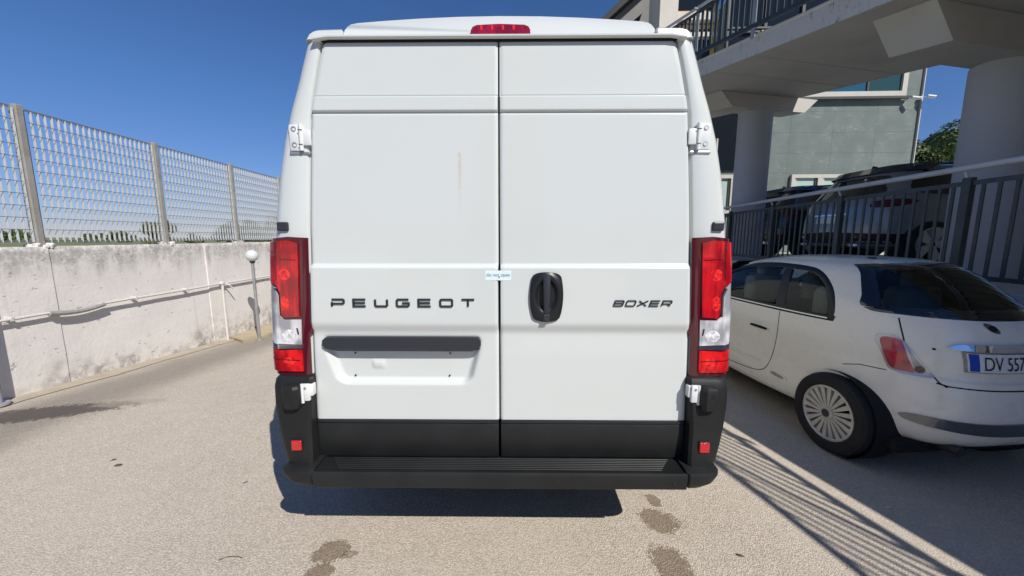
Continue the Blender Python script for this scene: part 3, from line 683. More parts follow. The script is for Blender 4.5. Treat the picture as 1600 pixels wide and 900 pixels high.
# tiny scratches/glints not built; tail lamps
def lamp_curve(s, t, z, o):
    """plan curve from inner edge (t=0) round the corner to the side (t=1)"""
    xi = dox(z)+.004; xo = outx(z)+.003
    pts = [(xi, -.012), (xi+.02, -.020), (xo-.045, -.014), (xo-.014, .004), (xo+.002, .045), (xo+.003, .13)]
    d = [0]
    for a, b in zip(pts, pts[1:]): d.append(d[-1]+math.hypot(b[0]-a[0], b[1]-a[1]))
    q = t*d[-1]; i = 0
    while i < len(pts)-2 and q > d[i+1]: i += 1
    f = (q-d[i])/(d[i+1]-d[i]); a, b = pts[i], pts[i+1]
    tx, ty = b[0]-a[0], b[1]-a[1]; L_ = math.hypot(tx, ty)
    return (s*(a[0]+tx*f + ty/L_*o), a[1]+ty*f - tx/L_*o, z)
TX = .63   # t at the visible outer edge
for s in (-1, 1):
    F = lambda u, v, o, s=s: lamp_curve(s, u, v, o)
    tl = patch([(0, .915), (0, 1.10), (-.05, 1.13), (0, 1.16), (0, 1.548), (.3, 1.553), (1, 1.53), (1, .915)], F, .002, .05, 'tail_lamp', M['lens_dark'], van, back=-.03)
    a0 = .135
    patch([(a0, 1.195), (a0, 1.525), (.3, 1.537), (.97, 1.515), (.97, 1.372), (.60, 1.352), (.46, 1.335), (.41, 1.30), (.40, 1.205), (.36, 1.188)], F, .010, .03, 'red_upper_lens', M['lens_red'], tl, back=.001)
    patch([(a0-.02, 1.062), (a0-.02, 1.180), (.36, 1.178), (.42, 1.196), (.435, 1.29), (.48, 1.326), (.60, 1.342), (.97, 1.362), (.97, 1.085), (.5, 1.065)], F, .007, .03, 'clear_lens', M['lens_clear'], tl, back=.001)
    patch([(a0-.03, 1.045), (a0-.03, 1.060), (.45, 1.063), (.97, 1.083), (.97, 1.068), (.5, 1.040)], F, .010, .03, 'chrome_strip', M['chrome'], tl, back=.001)
    patch([(.42, 1.196), (.43, 1.290), (.48, 1.325), (.50, 1.320), (.452, 1.288), (.44, 1.196)], F, .009, .03, 'chrome_edge', M['chrome'], tl, back=.001)
    patch([(a0-.02, .935), (a0-.02, 1.040), (.45, 1.033), (.97, 1.055), (.97, .935)], F, .010, .03, 'red_lower_lens', M['lens_red2'], tl, back=.001)
    def disc(u, v, ru, rv): return [(u+ru*math.cos(a), v+rv*math.sin(a)) for a in [k*math.pi/10 for k in range(20)]]
    for u, v, ru, rv, mm2 in ((.34, 1.385, .085, .026, 'glow'), (.34, 1.255, .060, .034, 'glow'), (.30, .985, .10, .020, 'glow'), (.70, 1.00, .08, .014, 'glow')):
        patch(disc(u, v, ru, rv), F, .0106, .03, 'reflector_bowl', M['bowl'], tl, back=.008)
    patch(disc(.30, 1.105, .11, .028), F, .0082, .03, 'bulb_bowl', M['bowl_clear'], tl, back=.006)
    patch([(a0+.02, 1.448), (a0+.02, 1.452), (.40, 1.456), (.40, 1.452)], F, .0112, .03, 'lens_step', M['lens_dark'], tl, back=.008)
    patch([(.78, 1.385), (.78, 1.50), (.80, 1.50), (.80, 1.385)], F, .0112, .03, 'lens_rib', M['lens_dark'], tl, back=.008)
    patch([(.455, 1.36), (.455, 1.53), (.47, 1.53), (.47, 1.36)], F, .0112, .03, 'lens_rib', M['lens_dark'], tl, back=.008)
    patch([(a0+.01, .986), (a0+.01, .990), (.90, .996), (.90, .992)], F, .0112, .03, 'lens_step', M['lens_dark'], tl, back=.008)
    patch([(a0+.01, 1.11), (a0+.03, 1.14), (a0+.05, 1.14), (a0+.03, 1.11)], F, .0085, .03, 'bulb_slot', M['plastic_dark'], tl, back=.005)
    # dark block above lamp
    bm = NB(); add_box(bm, (s*.965, .012, 1.598), (.050, .046, .040), .006); add_box(bm, (s*.953, .020, 1.606), (.045, .03, .040), .008); obj('marker_block', bm, M['trim_grey'], van)
# hinges
for s in (-1, 1):
    for zc, xx_ in ((1.978, None), (.845, None)):
        x0 = dox(zc); bm = NB(); ln = lean(zc)
        if zc > 1.5:
            add_box(bm, (s*(x0+.060), -.004+ln, zc), (.062, .014, .112), .007)
            add_box(bm, (s*(x0+.014), -.009+ln, zc), (.040, .010, .066), .004)
            add_cyl(bm, (s*(x0+.036), -.013+ln, zc-.055), (s*(x0+.036), -.013+ln, zc+.055), .0085, seg=14)
            h = obj('upper_hinge', bm, M['hinge'], van, True, angle=40)
            bm = NB(); 
            for dz in (-.030, .036): add_cyl(bm, (s*(x0+.068), -.008+ln, zc+dz), (s*(x0+.068), -.0118+ln, zc+dz), .0115, seg=14)
            obj('bolt_recess', bm, M['steel'], h, True)
            bm = NB(); 
            for dz in (-.030, .036): add_cyl(bm, (s*(x0+.066), -.008+ln, zc+dz-.003), (s*(x0+.066), -.0150+ln, zc+dz-.003), .006, seg=6)
            obj('bolt', bm, M['hinge'], h)
            bm = NB(); add_box(bm, (s*(x0+.036), -.0215+ln, zc+.03), (.018, .003, .002)); add_box(bm, (s*(x0+.036), -.0215+ln, zc-.03), (.018, .003, .002)); obj('hinge_joint', bm, M['black'], h)
            bm = NB(); add_box(bm, (s*(x0+.05), -.001+ln, zc-.064), (.09, .014, .014), .004); obj('hinge_seat', bm, M['steel'], h)
        else:
            add_box(bm, (s*(x0+.012), -.052, zc), (.030, .018, .080), .004)
            add_cyl(bm, (s*(x0+.030), -.056, zc-.050), (s*(x0+.030), -.056, zc+.040), .0075, seg=14)
            add_box(bm, (s*(x0-.004), -.034, zc+.008), (.020, .034, .056), .004)
            h = obj('lower_hinge', bm, M['hinge'], van, True, angle=40)
            bm = NB(); add_cyl(bm, (s*(x0+.014), -.058, zc+.022), (s*(x0+.014), -.063, zc+.022), .006, seg=8); obj('bolt', bm, M['steel'], h)
# bumper corners
def cornerring(s, z, xo, yr, xi):
    """plan outline of a corner block"""
    r = .055; pts = [(xi, .04), (xi, yr+.012), (xi+.012, yr), (xo-r, yr+.002)]
    for a in (22, 45, 68): pts.append((xo-r+r*math.sin(R(a)), yr+.004+r-r*math.cos(R(a))))
    pts += [(xo, yr+r+.03), (xo+.002, .12), (xo, .40), (xi, .40)]
    return [(s*x, y, z) for x, y in pts]
for s in (-1, 1):
    bm = NB(); rr = []
    for z, xo, yr, xi in ((.505, 1.002, -.086, .868), (.53, 1.016, -.082, .869), (.60, 1.034, -.074, .872), (.68, 1.049, -.066, .876), (.78, 1.061, -.058, .872), (.86, 1.062, -.052, .866), (.895, 1.056, -.046, .864), (.910, 1.044, -.036, .866), (.914, 1.025, -.022, .872)):
        rr.append(cornerring(s, z, xo, yr, xi))
    loft(bm, rr); cnr = obj('bumper_corner', bm, M['plastic'], van, True, angle=38)
    bm = NB(); rr = []
    for z, xo, yr in ((.424, .925, -.105), (.430, .945, -.125), (.455, .978, -.138), (.490, .998, -.140), (.503, 1.001, -.134), (.508, .992, -.120)):
        rr.append(cornerring(s, z, xo, yr, .842))
    loft(bm, rr); obj('bumper_end', bm, M['plastic'], cnr, True, angle=38)
    # housing block with hole, reflector
    bm = NB(); rr = []
    for z, e in ((.770, .012), (.778, .002), (.80, 0), (.868, .0), (.880, .006), (.884, .014)):
        x1, x2 = .905+e, .985-e; rr.append([(s*x1, -.05, z), (s*(x1+.006), -.078+e, z), (s*(x1+.022), -.092+e, z), (s*(x2-.010), -.090+e, z), (s*x2, -.078+e, z), (s*x2, -.04, z)])
    loft(bm, rr); hb = obj('sensor_housing', bm, M['plastic'], cnr, True, angle=30)
    bm = NB(); add_cyl(bm, (s*.956, -.080, .848), (s*.956, -.0925, .848), .010, seg=14); obj('sensor_eye', bm, M['black'], hb)
    bm = NB(); add_box(bm, (s*.938, -.070, .597), (.058, .022, .062), .008); obj('reflector_frame', bm, M['plastic_dark'], cnr)
    bm = NB(); add_box(bm, (s*.936, -.078, .598), (.046, .014, .050), .005); rf = obj('reflector', bm, M['red_refl'], cnr)
# step
bm = NB(); rings = []
for x in lin(-.840, .840, 4): rings.append([(x, .03, .44), (x, .03, .497), (x, -.118, .497), (x, -.130, .503), (x, -.138, .499), (x, -.142, .488), (x, -.135, .430), (x, -.128, .424), (x, -.08, .424)])
loft(bm, rings); step = obj('rear_step', bm, M['plastic'], van, True, angle=30)
for k in range(7):
    y = -.020-.0135*k; bm = NB(); add_box(bm, (0, y, .4995), (1.60-.02*k, .0075, .008), .002, seg=1); obj('tread_rib', bm, M['plastic'], step)
for x in (-.79, -.342, .265, .783):
    bm = NB(); add_cyl(bm, (x, -.13, .462), (x, -.1405, .462), .0095, seg=14); so_ = obj('parking_sensor', bm, M['plastic_dark'], step, True)
# underbody, wheels
bm = NB(); add_box(bm, (0, 2.95, .40), (1.75, 5.6, .16), .03); add_box(bm, (0, .35, .50), (1.6, .6, .1), .02); obj('underbody', bm, M['black'], van)
def wheel(parent, x, y, r, w_, rimr, s, spokes, m_rim, name='wheel', rimdepth=.03, cut=True):
    we = bpy.data.objects.new(name, None); C.objects.link(we); we.parent = parent; we.location = (x, y, r)
    e = s; wd = w_/2
    bm = NB(); lathe(bm, [(rimr, -wd*.8), (rimr+.02, -wd), (r-.03, -wd), (r-.008, -wd*.85), (r, -wd*.6), (r, wd*.6), (r-.008, wd*.85), (r-.03, wd), (rimr+.02, wd), (rimr, wd*.8), (rimr, -wd*.8)], 48)
    obj('tyre', bm, M['rubber'], we, True, angle=30)
    bm = NB(); f = e*(wd-.012)
    lathe(bm, [(rimr+.004, -e*wd*.8), (rimr+.004, f+e*.004), (rimr-.008, f+e*.008), (rimr-.016, f), (rimr-.02, f-e*.06), (rimr-.02, -e*wd*.8)], 48)
    lathe(bm, [(.052, f-e*.02), (.050, f+e*.006), (.03, f+e*.012), (0.0005, f+e*.012)], 24)
    obj('rim', bm, m_rim, we, True, angle=30)
    bm = NB(); add_cyl(bm, (f-e*.055, 0, 0), (f-e*.06, 0, 0), rimr-.018, seg=32); obj('brake_shadow_disc', bm, M['plastic_dark'], we)
    bm = NB()
    for k in range(spokes):
        a = 2*math.pi*k/spokes; ca, sa = math.cos(a), math.sin(a)
        sw = (2*math.pi*rimr/spokes)*.27
        def P(rr_, t, d): return bm.verts.new((f+e*d, ca*rr_-sa*t, sa*rr_+ca*t))
        q = [P(.04, -sw*.42, .0), P(.04, sw*.42, .0), P(rimr-.012, sw, .003), P(rimr-.012, -sw, .003)]
        q2 = [P(.04, -sw*.42, -.03), P(.04, sw*.42, -.03), P(rimr-.012, sw, -.03), P(rimr-.012, -sw, -.03)]
        bm.faces.new(q)
        for i in range(4): bm.faces.new((q[i], q[(i+1) % 4], q2[(i+1) % 4], q2[i]))
    so2 = obj('spokes', bm, m_rim, we)
    bm = NB(); add_cyl(bm, (f+e*.008, 0, 0), (f+e*.015, 0, 0), .030, seg=24); obj('hub_cap', bm, M['trim_grey'], we, True)
    return we
for y in (1.05, 5.0):
    for s in (-1, 1):
        wheel(van, s*.90, y, .34, .225, .20, s, 10, M['steel'])
        bm = NB(); lathe(bm, [(.355, s*1.00), (.43, s*1.00), (.43, s*1.052), (.40, s*1.056), (.355, s*1.045), (.355, s*1.00)], 40); obj('wheel_arch', bm, M['plastic'], van, True, loc=(0, y, .36))
# cab glazing and mirrors, front
for s in (-1, 1):
    bm = NB(); P_ = [(4.02, 1.42), (4.02, 2.02), (4.55, 1.98), (5.05, 1.45)]
    vs = [bm.verts.new((s*(outx(z)*.995+.006), y, z)) for y, z in P_]; vs2 = [bm.verts.new((s*(outx(z)*.995-.02), y, z)) for y, z in P_]
    bm.faces.new(vs)
    for i in range(4): bm.faces.new((vs[i], vs[(i+1) % 4], vs2[(i+1) % 4], vs2[i]))
    obj('cab_window', bm, M['side_glass'], van)
    bm = NB(); add_box(bm, (s*1.16, 4.75, 1.55), (.20, .12, .38), .04); add_bar(bm, (s*1.0, 4.8, 1.4), (s*1.12, 4.78, 1.45), .05, .05); obj('door_mirror', bm, M['plastic'], van, True)
    bm = NB(); add_box(bm, (s*1.045, 3.1, .55), (.02, 3.2, .16), .008); obj('side_moulding', bm, M['plastic'], van)
    bm = NB(); add_box(bm, (s*.72, 5.86, .98), (.26, .12, .22), .05); obj('headlight', bm, M['lens_clear'], van, True)
bm = NB(); v = [bm.verts.new(p) for p in ((-.80, 5.30, 1.52), (.80, 5.30, 1.52), (.72, 4.58, 2.31), (-.72, 4.58, 2.31), (-.80, 5.25, 1.48), (.80, 5.25, 1.48), (.72, 4.53, 2.27), (-.72, 4.53, 2.27))]
for f in ((0, 1, 2, 3), (7, 6, 5, 4), (0, 4, 5, 1), (1, 5, 6, 2), (2, 6, 7, 3), (3, 7, 4, 0)): bm.faces.new([v[i] for i in f])
obj('windscreen', bm, M['side_glass'], van)
bm = NB(); add_box(bm, (0, 5.93, .62), (1.75, .16, .36), .06); obj('front_bumper', bm, M['plastic'], van, True)

# ================================================================== ringed car bodies
def car_body(rings, n=96, hump=None):
    """rings: (z, y_rear, y_front, halfwidth, exponent) stacked plan outlines"""
    bm = NB(); R_ = []
    for z, yr, yf, w_, ex in rings:
        yc, hl = (yr+yf)/2, (yf-yr)/2; ring = []
        for k in range(n):
            t = 2*math.pi*k/n; cs, sn = math.cos(t), math.sin(t)
            e = 2/ex; x = w_*math.copysign(abs(cs)**e, cs); u = math.copysign(abs(sn)**e, sn)
            y = yc+hl*u
            if hump: x *= hump(y, z)
            ring.append((x, y, z))
        R_.append(ring)
    loft(bm, R_); return bm
def subring(rings, m_=4):
    """Catmull-Rom through the ring table"""
    out = []
    for i in range(len(rings)-1):
        p0 = rings[max(0, i-1)]; p1 = rings[i]; p2 = rings[i+1]; p3 = rings[min(len(rings)-1, i+2)]
        for k in range(m_):
            t = k/m_; out.append(tuple(.5*((2*b)+(-a+c_)*t+(2*a-5*b+4*c_-d_)*t*t+(-a+3*b-3*c_+d_)*t**3) for a, b, c_, d_ in zip(p0, p1, p2, p3)))
    out.append(rings[-1]); return out
def boolean_cut(o, cutters):
    for c_ in cutters:
        md = o.modifiers.new('cut', 'BOOLEAN'); md.object = c_; md.operation = 'DIFFERENCE'; md.solver = 'EXACT'
    dg = bpy.context.evaluated_depsgraph_get(); me = bpy.data.meshes.new_from_object(o.evaluated_get(dg))
    o.modifiers.clear(); o.data = me
    for c_ in cutters: bpy.data.objects.remove(c_)
def bvh_of(o):
    bm = bmesh.new(); bm.from_mesh(o.data); t = BVHTree.FromBMesh(bm); bm.free(); return t
def side_func(bvh, s):
    def f(u, v, o):
        h = bvh.ray_cast(Vector((s*3, u, v)), Vector((-s, 0, 0)))
        if h[0] is None: return (s*.5, u, v)
        return tuple(h[0]+h[1]*o*(1 if h[1].x*s > 0 else -1))
    return f
def rear_func(bvh):
    def f(u, v, o):
        h = bvh.ray_cast(Vector((u, -3, v)), Vector((0, 1, 0)))
        if h[0] is None: return (u, .5, v)
        return tuple(h[0]+h[1]*o*(1 if h[1].y < 0 else -1))
    return f
def seam(f, pts, wdt, name, m, parent, n=10, off=.0012, closed=False):
    """thin strip following the surface"""
    P_ = []
    pts2 = pts+[pts[0]] if closed else pts
    for a, b in zip(pts2, pts2[1:]):
        for k in range(n): P_.append((a[0]+(b[0]-a[0])*k/n, a[1]+(b[1]-a[1])*k/n))
    P_.append(pts2[-1]); bm = NB(); rows = []
    for i, p in enumerate(P_):
        a = Vector(P_[max(0, i-1)]); b = Vector(P_[min(len(P_)-1, i+1)]); d = (b-a).normalized(); nn = Vector((-d.y, d.x))*wdt/2
        rows.append([f(p[0]+nn.x, p[1]+nn.y, off*.2), f(p[0]+nn.x*.7, p[1]+nn.y*.7, off), f(p[0]-nn.x*.7, p[1]-nn.y*.7, off), f(p[0]-nn.x, p[1]-nn.y, off*.2)])
    loft(bm, rows, closed=False, caps=False); return obj(name, bm, m, parent, True)
def spline(pts, n=8, closed=False):
    out = []; N_ = len(pts)
    for i in range(N_ if closed else N_-1):
        g_ = lambda k: Vector(pts[k % N_]) if closed else Vector(pts[min(N_-1, max(0, k))])
        p0, p1, p2, p3 = g_(i-1), g_(i), g_(i+1), g_(i+2)
        for k in range(n):
            t = k/n; out.append(tuple(.5*((2*p1)+(-p0+p2)*t+(2*p0-5*p1+4*p2-p3)*t*t+(-p0+3*p1-3*p2+p3)*t**3)))
    if not closed: out.append(tuple(pts[-1]))
    return out

# ------------------------------------------------------------------ small white hatchback
FW = .745
FYAW = R(5)
fiat = thing('small_hatchback', 'small rounded white three-door hatchback parked in the shade under the ramp', 'car', (3.104, 2.12, -.05), FYAW)
FR = [(.22, .34, 3.30, .66, 3.2), (.26, .14, 3.44, .72, 3.3), (.33, .04, 3.50, .742, 3.3), (.45, .0, 3.53, .748, 3.2), (.58, .005, 3.53, .748, 3.1), (.70, .025, 3.50, .750, 3.0),
      (.735, .045, 3.48, .749, 3.0), (.85, .060, 3.42, .745, 3.0), (.97, .085, 3.22, .728, 2.9), (1.06, .125, 2.90, .700, 2.8), (1.13, .19, 2.62, .665, 2.8), (1.20, .27, 2.45, .632, 2.8),
      (1.28, .375, 2.22, .590, 2.8), (1.345, .47, 2.02, .545, 2.8), (1.39, .56, 1.84, .49, 2.7), (1.42, .68, 1.66, .40, 2.6), (1.437, .84, 1.5, .27, 2.5), (1.443, 1.0, 1.3, .10, 2.2)]
RAX, FAX = .575, 2.84
def fh(y, z):
    k = 1.0
    for ax in (RAX, FAX): k += .030*math.exp(-((y-ax)/.33)**2)*math.exp(-((z-.55)/.26)**2)
    return k
FR = [(a, b, c_, d*.93, e) for a, b, c_, d, e in FR]
bm = car_body(subring(FR, 7), 300, fh); body = obj('body', bm, M['fiat'], fiat, True, angle=40)
fb = bvh_of(body)
cuts = []
for ax in (RAX, FAX):
    for s in (-1, 1):
        bm = NB(); add_cyl(bm, (s*.46, ax, .30), (s*1.1, ax, .30), .322, seg=64); cuts.append(obj('cut', bm, M['black']))
boolean_cut(body, cuts)
def inpoly(x, y, P_):
    c_ = False; j = len(P_)-1
    for i in range(len(P_)):
        if (P_[i][1] > y) != (P_[j][1] > y) and x < (P_[j][0]-P_[i][0])*(y-P_[i][1])/(P_[j][1]-P_[i][1])+P_[i][0]: c_ = not c_
        j = i
    return c_
SIDE_OUT = spline([(.73, 1.005), (.74, 1.08), (.81, 1.20), (.94, 1.30), (1.10, 1.335), (1.5, 1.335), (1.85, 1.285), (2.15, 1.155), (2.38, 1.02), (2.35, 1.00), (1.5, 1.0), (.75, 1.0)], 4, True)
REAR_OUT = [(-.50, 1.12), (-.43, 1.28), (-.385, 1.358), (-.2, 1.385), (.2, 1.385), (.385, 1.358), (.43, 1.28), (.50, 1.12), (.2, 1.112), (-.2, 1.112)]
FRONT_OUT = [(-.56, 1.06), (-.44, 1.33), (.44, 1.33), (.56, 1.06)]
def open_windows(o, side, rear, front):
    bm = bmesh.new(); bm.from_mesh(o.data); kill = []
    for f in bm.faces:
        c_ = f.calc_center_median(); n_ = f.normal
        if c_.z < .98: continue
        if (abs(n_.x) > .35 and abs(c_.x) > .3 and inpoly(c_.y, c_.z, side)) or (n_.y < -.25 and c_.y < 1.2 and inpoly(c_.x, c_.z, rear)) or (n_.y > .2 and c_.y > 1.6 and inpoly(c_.x, c_.z, front)): kill.append(f)
    bmesh.ops.delete(bm, geom=kill, context='FACES'); bm.to_mesh(o.data); bm.free()
open_windows(body, SIDE_OUT, REAR_OUT, FRONT_OUT)
for p in body.data.polygons: p.use_smooth = True
for ax in (RAX, FAX):
    for s in (-1, 1):
        bm = NB(); lathe(bm, [(.320, s*.46), (.320, s*.660)], 64); lathe(bm, [(.320, s*.46), (.02, s*.46)], 48); obj('wheel_housing', bm, M['black'], fiat, True, loc=(0, ax, .30))
        wheel(fiat, s*.615, ax, .298, .185, .200, s, 20, M['rim'])
fs = {-1: side_func(fb, -1), 1: side_func(fb, 1)}; fr = rear_func(fb)
for s in (-1, 1):
    f = fs[s]
    P1 = smooth_poly([(1.17, 1.010), (1.27, 1.315), (1.50, 1.325), (1.80, 1.27), (2.10, 1.15), (2.32, 1.035), (2.30, 1.005)], 2, .10)
    P2 = spline([(1.09, 1.013), (1.205, 1.30), (1.08, 1.312), (.95, 1.275), (.84, 1.20), (.765, 1.10), (.74, 1.03), (.76, 1.012), (.9, 1.010)], 4, True)
    outer = spline([(.715, 1.00), (.73, 1.08), (.80, 1.20), (.93, 1.305), (1.10, 1.342), (1.5, 1.345), (1.85, 1.292), (2.15, 1.165), (2.40, 1.02), (2.37, .992), (1.5, .988), (.75, .990)], 4, True)
    dg = seam(f, outer, .040, 'window_surround', M['plastic_dark'], fiat, 2, .004, True)
    patch([(1.085, 1.0), (1.20, 1.325), (1.275, 1.325), (1.18, 1.0)], f, .005, .05, 'door_pillar', M['plastic_dark'], dg, back=-.02)
    seam(f, [(.735, .998), (2.37, .998)], .030, 'window_rubber', M['plastic_dark'], dg, 24, .0045)
    patch(P1, f, .003, .05, 'front_side_window', M['clear_glass'], dg, back=.0)
    patch(P2, f, .003, .05, 'rear_side_window', M['clear_glass'], dg, back=.0)
    seam(f, [(.73, .987), (2.40, .987)], .012, 'belt_chrome', M['chrome'], fiat, 24, .006)
    door = [(1.13, .985), (1.115, .80), (1.13, .62), (1.18, .46), (1.26, .385), (1.45, .35), (1.9, .33), (2.30, .33), (2.40, .40), (2.43, .70), (2.45, .98)]
    seam(f, spline(door, 5), .007, 'door_seam', M['black'], fiat, 2, .0012)
    seam(f, [(1.26, .47), (2.36, .47)], .012, 'side_rib', M['fiat'], fiat, 20, .008)
    seam(f, [(.95, .30), (2.45, .30)], .012, 'sill_rib', M['fiat'], fiat, 20, .010)
    hd = patch(spline([(1.22, .775), (1.22, .795), (1.38, .798), (1.41, .785), (1.38, .775)], 3, True), f, .022, .03, 'door_handle', M['chrome'], fiat, back=0)
    rep = patch(spline([(.985, .375), (.99, .425), (1.13, .440), (1.165, .418), (1.15, .385)], 3, True), f, .005, .03, 'side_trim_plaque', M['fiat'], fiat, back=0)
    patch(spline([(1.01, .388), (1.015, .412), (1.12, .422), (1.13, .398)], 3, True), f, .008, .03, 'plaque_inset', M['sleeve'], rep, back=0)
def diag_func(bvh, s):
    d = Vector((.6*-s, .8, 0)); e_ = Vector((.8*-s, -.6, 0))
    def f(u, v, o):
        h = bvh.ray_cast(e_*(u)-d*3+Vector((0, 0, v)), d)
        if h[0] is None: return (0, 0, v)
        return tuple(h[0]+h[1]*o*(1 if h[1].dot(d) < 0 else -1))
    return f
RG = spline([(-.518, 1.112), (-.49, 1.18), (-.445, 1.28), (-.395, 1.362), (-.36, 1.380), (-.2, 1.392), (0, 1.396), (.2, 1.392), (.36, 1.380), (.395, 1.362), (.445, 1.28), (.49, 1.18), (.518, 1.112), (.47, 1.105), (.2, 1.102), (0, 1.100), (-.2, 1.102), (-.47, 1.105)], 3, True)
rgw = patch(RG, fr, .003, .035, 'rear_window', M['rear_glass'], fiat, back=0)
seam(fr, RG, .038, 'window_border', M['gloss_black'], rgw, 2, .0042, True)
seam(fr, [(-.47, 1.122), (.47, 1.122)], .036, 'window_base_border', M['gloss_black'], rgw, 20, .0046)
for s in (-1, 1):
    f = diag_func(fb, s)
    q_ = lambda pts: [(a, b) for a, b in pts]
    lampo = spline([(-.704, .905), (-.690, .940), (-.650, .948), (-.605, .945), (-.545, .880), (-.485, .790), (-.436, .722), (-.520, .712), (-.610, .716), (-.640, .745), (-.668, .820)], 4, True)
    tlm = patch(lampo, f, .006, .03, 'tail_lamp', M['chrome_lamp'], fiat, back=-.003)
    patch(spline([(-.676, .895), (-.662, .930), (-.600, .930), (-.578, .905), (-.548, .810), (-.518, .735), (-.560, .728), (-.610, .732), (-.640, .775)], 4, True), f, .011, .03, 'red_lens', M['lens_pink'], tlm, back=.002)
    patch(spline([(-.580, .925), (-.548, .870), (-.500, .795), (-.455, .732), (-.505, .733), (-.535, .800), (-.565, .900)], 3, True), f, .010, .03, 'clear_lens', M['lens_grey'], tlm, back=.002)
    patch([(-.598+.030*math.cos(a), .815+.030*math.sin(a)) for a in [k*math.pi/8 for k in range(16)]], f, .0135, .03, 'round_lamp', M['lens_round'], tlm, back=.008)
    patch([(-.498+.023*math.cos(a), .757+.025*math.sin(a)) for a in [k*math.pi/8 for k in range(16)]], f, .0135, .03, 'round_reflector', M['lens_dark'], tlm, back=.006)
    seam(f, [(-.60, 1.065), (-.590, 1.0), (-.575, .925)], .008, 'hatch_seam', M['black'], fiat, 6)
    seam(f, [(-.436, .722), (-.415, .695), (-.38, .672)], .008, 'hatch_seam', M['black'], fiat, 6)
    seam(f, [(-.640, .712), (-.76, .708), (-.84, .680)], .006, 'bumper_seam', M['black'], fiat, 6)
seam(fr, [(-.418, .690), (-.38, .680), (0, .678), (.38, .680), (.418, .690)], .009, 'hatch_seam', M['black'], fiat, 10)
strip = spline([(-.52, .440), (-.50, .466), (-.40, .474), (0, .480), (.40, .474), (.50, .466), (.52, .440), (.44, .412), (0, .400), (-.44, .412)], 4, True)
patch(strip, fr, .014, .04, 'bumper_strip', M['chrome_dull'], fiat, back=-.003)
patch(spline([(-.345, .908), (-.345, .932), (-.30, .942), (-.04, .946), (.22, .942), (.265, .932), (.265, .908), (-.04, .906)], 4, True), fr, .030, .04, 'handle_bar', M['chrome'], fiat, back=-.003)
pf = patch([(-.312, .778), (-.318, .902), (.238, .902), (.232, .778)], fr, .008, .06, 'plate_frame', M['sleeve'], fiat, back=-.003)
npl = patch([(-.300, .786), (-.303, .894), (.222, .894), (.220, .786)], fr, .018, .04, 'number_plate', M['plate'], fiat, back=.004)
patch([(-.297, .789), (-.300, .891), (-.258, .891), (-.256, .789)], fr, .0192, .04, 'blue_band', M['blue'], npl, back=.015)
def wrap_text(o, off):
    for v in o.data.vertices: p = fr(v.co.x, v.co.z, off); v.co = Vector((v.co.x, p[1], v.co.z))
    return o
RX = Matrix.Rotation(R(90), 4, 'X')
wrap_text(text_mesh('I', .032, .0, M['plate'], 'country_letter', npl, Matrix.Translation((-.278, 0, .812)) @ RX), .0204)
tx = text_mesh('DV 557', .118, .0, M['plate_ink'], 'plate_text', npl, RX)
xs0 = [v.co.x for v in tx.data.vertices]; zs0 = [v.co.z for v in tx.data.vertices]
for v in tx.data.vertices: v.co = Vector((-.240+(v.co.x-min(xs0))/(max(xs0)-min(xs0))*.235, 0, .800+(v.co.z-min(zs0))/(max(zs0)-min(zs0))*.080))
wrap_text(tx, .0225)
bdg = patch([(-.150+.036*math.cos(a)-.008*math.sin(a), 1.040+.026*math.sin(a)-.012*math.cos(a)) for a in [k*math.pi/10 for k in range(20)]], fr, .010, .03, 'round_badge', M['chrome'], fiat, back=0)
patch([(-.147+.022*math.cos(a), 1.039+.017*math.sin(a)) for a in [k*math.pi/8 for k in range(16)]], fr, .013, .03, 'badge_centre', M['plastic_dark'], bdg, back=.005)
patch([(-.411+.007*math.cos(a), .898+.008*math.sin(a)) for a in [k*math.pi/3 for k in range(6)]], fr, .002, .03, 'paint_chip', M['black'], fiat, back=0)
bm = NB(); add_cyl(bm, (-.30, .06, .27), (-.30, .40, .27), .032, seg=18); add_cyl(bm, (-.30, .058, .27), (-.30, .07, .27), .026, seg=18); obj('exhaust_pipe', bm, M['trim_grey'], fiat, True)
bm = NB(); add_box(bm, (0, 1.7, .23), (1.15, 3.0, .10), .03); obj('underbody', bm, M['black'], fiat)
bm = NB(); add_box(bm, (0, 1.70, .62), (1.06, 1.9, .70), .05); add_box(bm, (0, .62, .95), (.78, .40, .08), .03); add_box(bm, (0, 2.38, .98), (1.1, .35, .16), .06); obj('interior_tub', bm, M['cabin'], fiat)
for x in (-.32, .32):
    for y, zs, nm in ((1.72, 1.0, 'front_seat'), (.92, .98, 'rear_seat')):
        bm = NB(); add_box(bm, (x, y, zs+.03), (.44, .14, .38), .06, seg=3); add_box(bm, (x, y-.01, zs+.285), (.24, .10, .15), .05, seg=3); obj(nm, bm, M['seat'], fiat, True)
bm = NB(); lathe(bm, [(.17, -.012), (.182, 0), (.17, .012), (.158, 0), (.17, -.012)], 28, 'Z'); add_bar(bm, (-.165, 0, 0), (.165, 0, 0), .03, .012); bmesh.ops.transform(bm, matrix=Matrix.Translation((-.32, 2.12, 1.08)) @ Matrix.Rotation(R(65), 4, 'X'), verts=bm.verts); obj('steering_wheel', bm, M['cabin'], fiat, True)
bm = NB(); add_box(bm, (0, 2.12, 1.28), (.20, .03, .05), .01); obj('interior_mirror', bm, M['cabin'], fiat)
bm = NB(); v = [bm.verts.new(p) for p in ((-.56, 2.66, 1.06), (.56, 2.66, 1.06), (.42, 2.03, 1.345), (-.42, 2.03, 1.345))]; bm.faces.new(v); obj('windscreen', bm, M['clear_glass'], fiat)
bm = NB(); add_box(bm, (-.16, .86, 1.440), (.035, .05, .008), .003); obj('aerial_base', bm, M['black'], fiat)
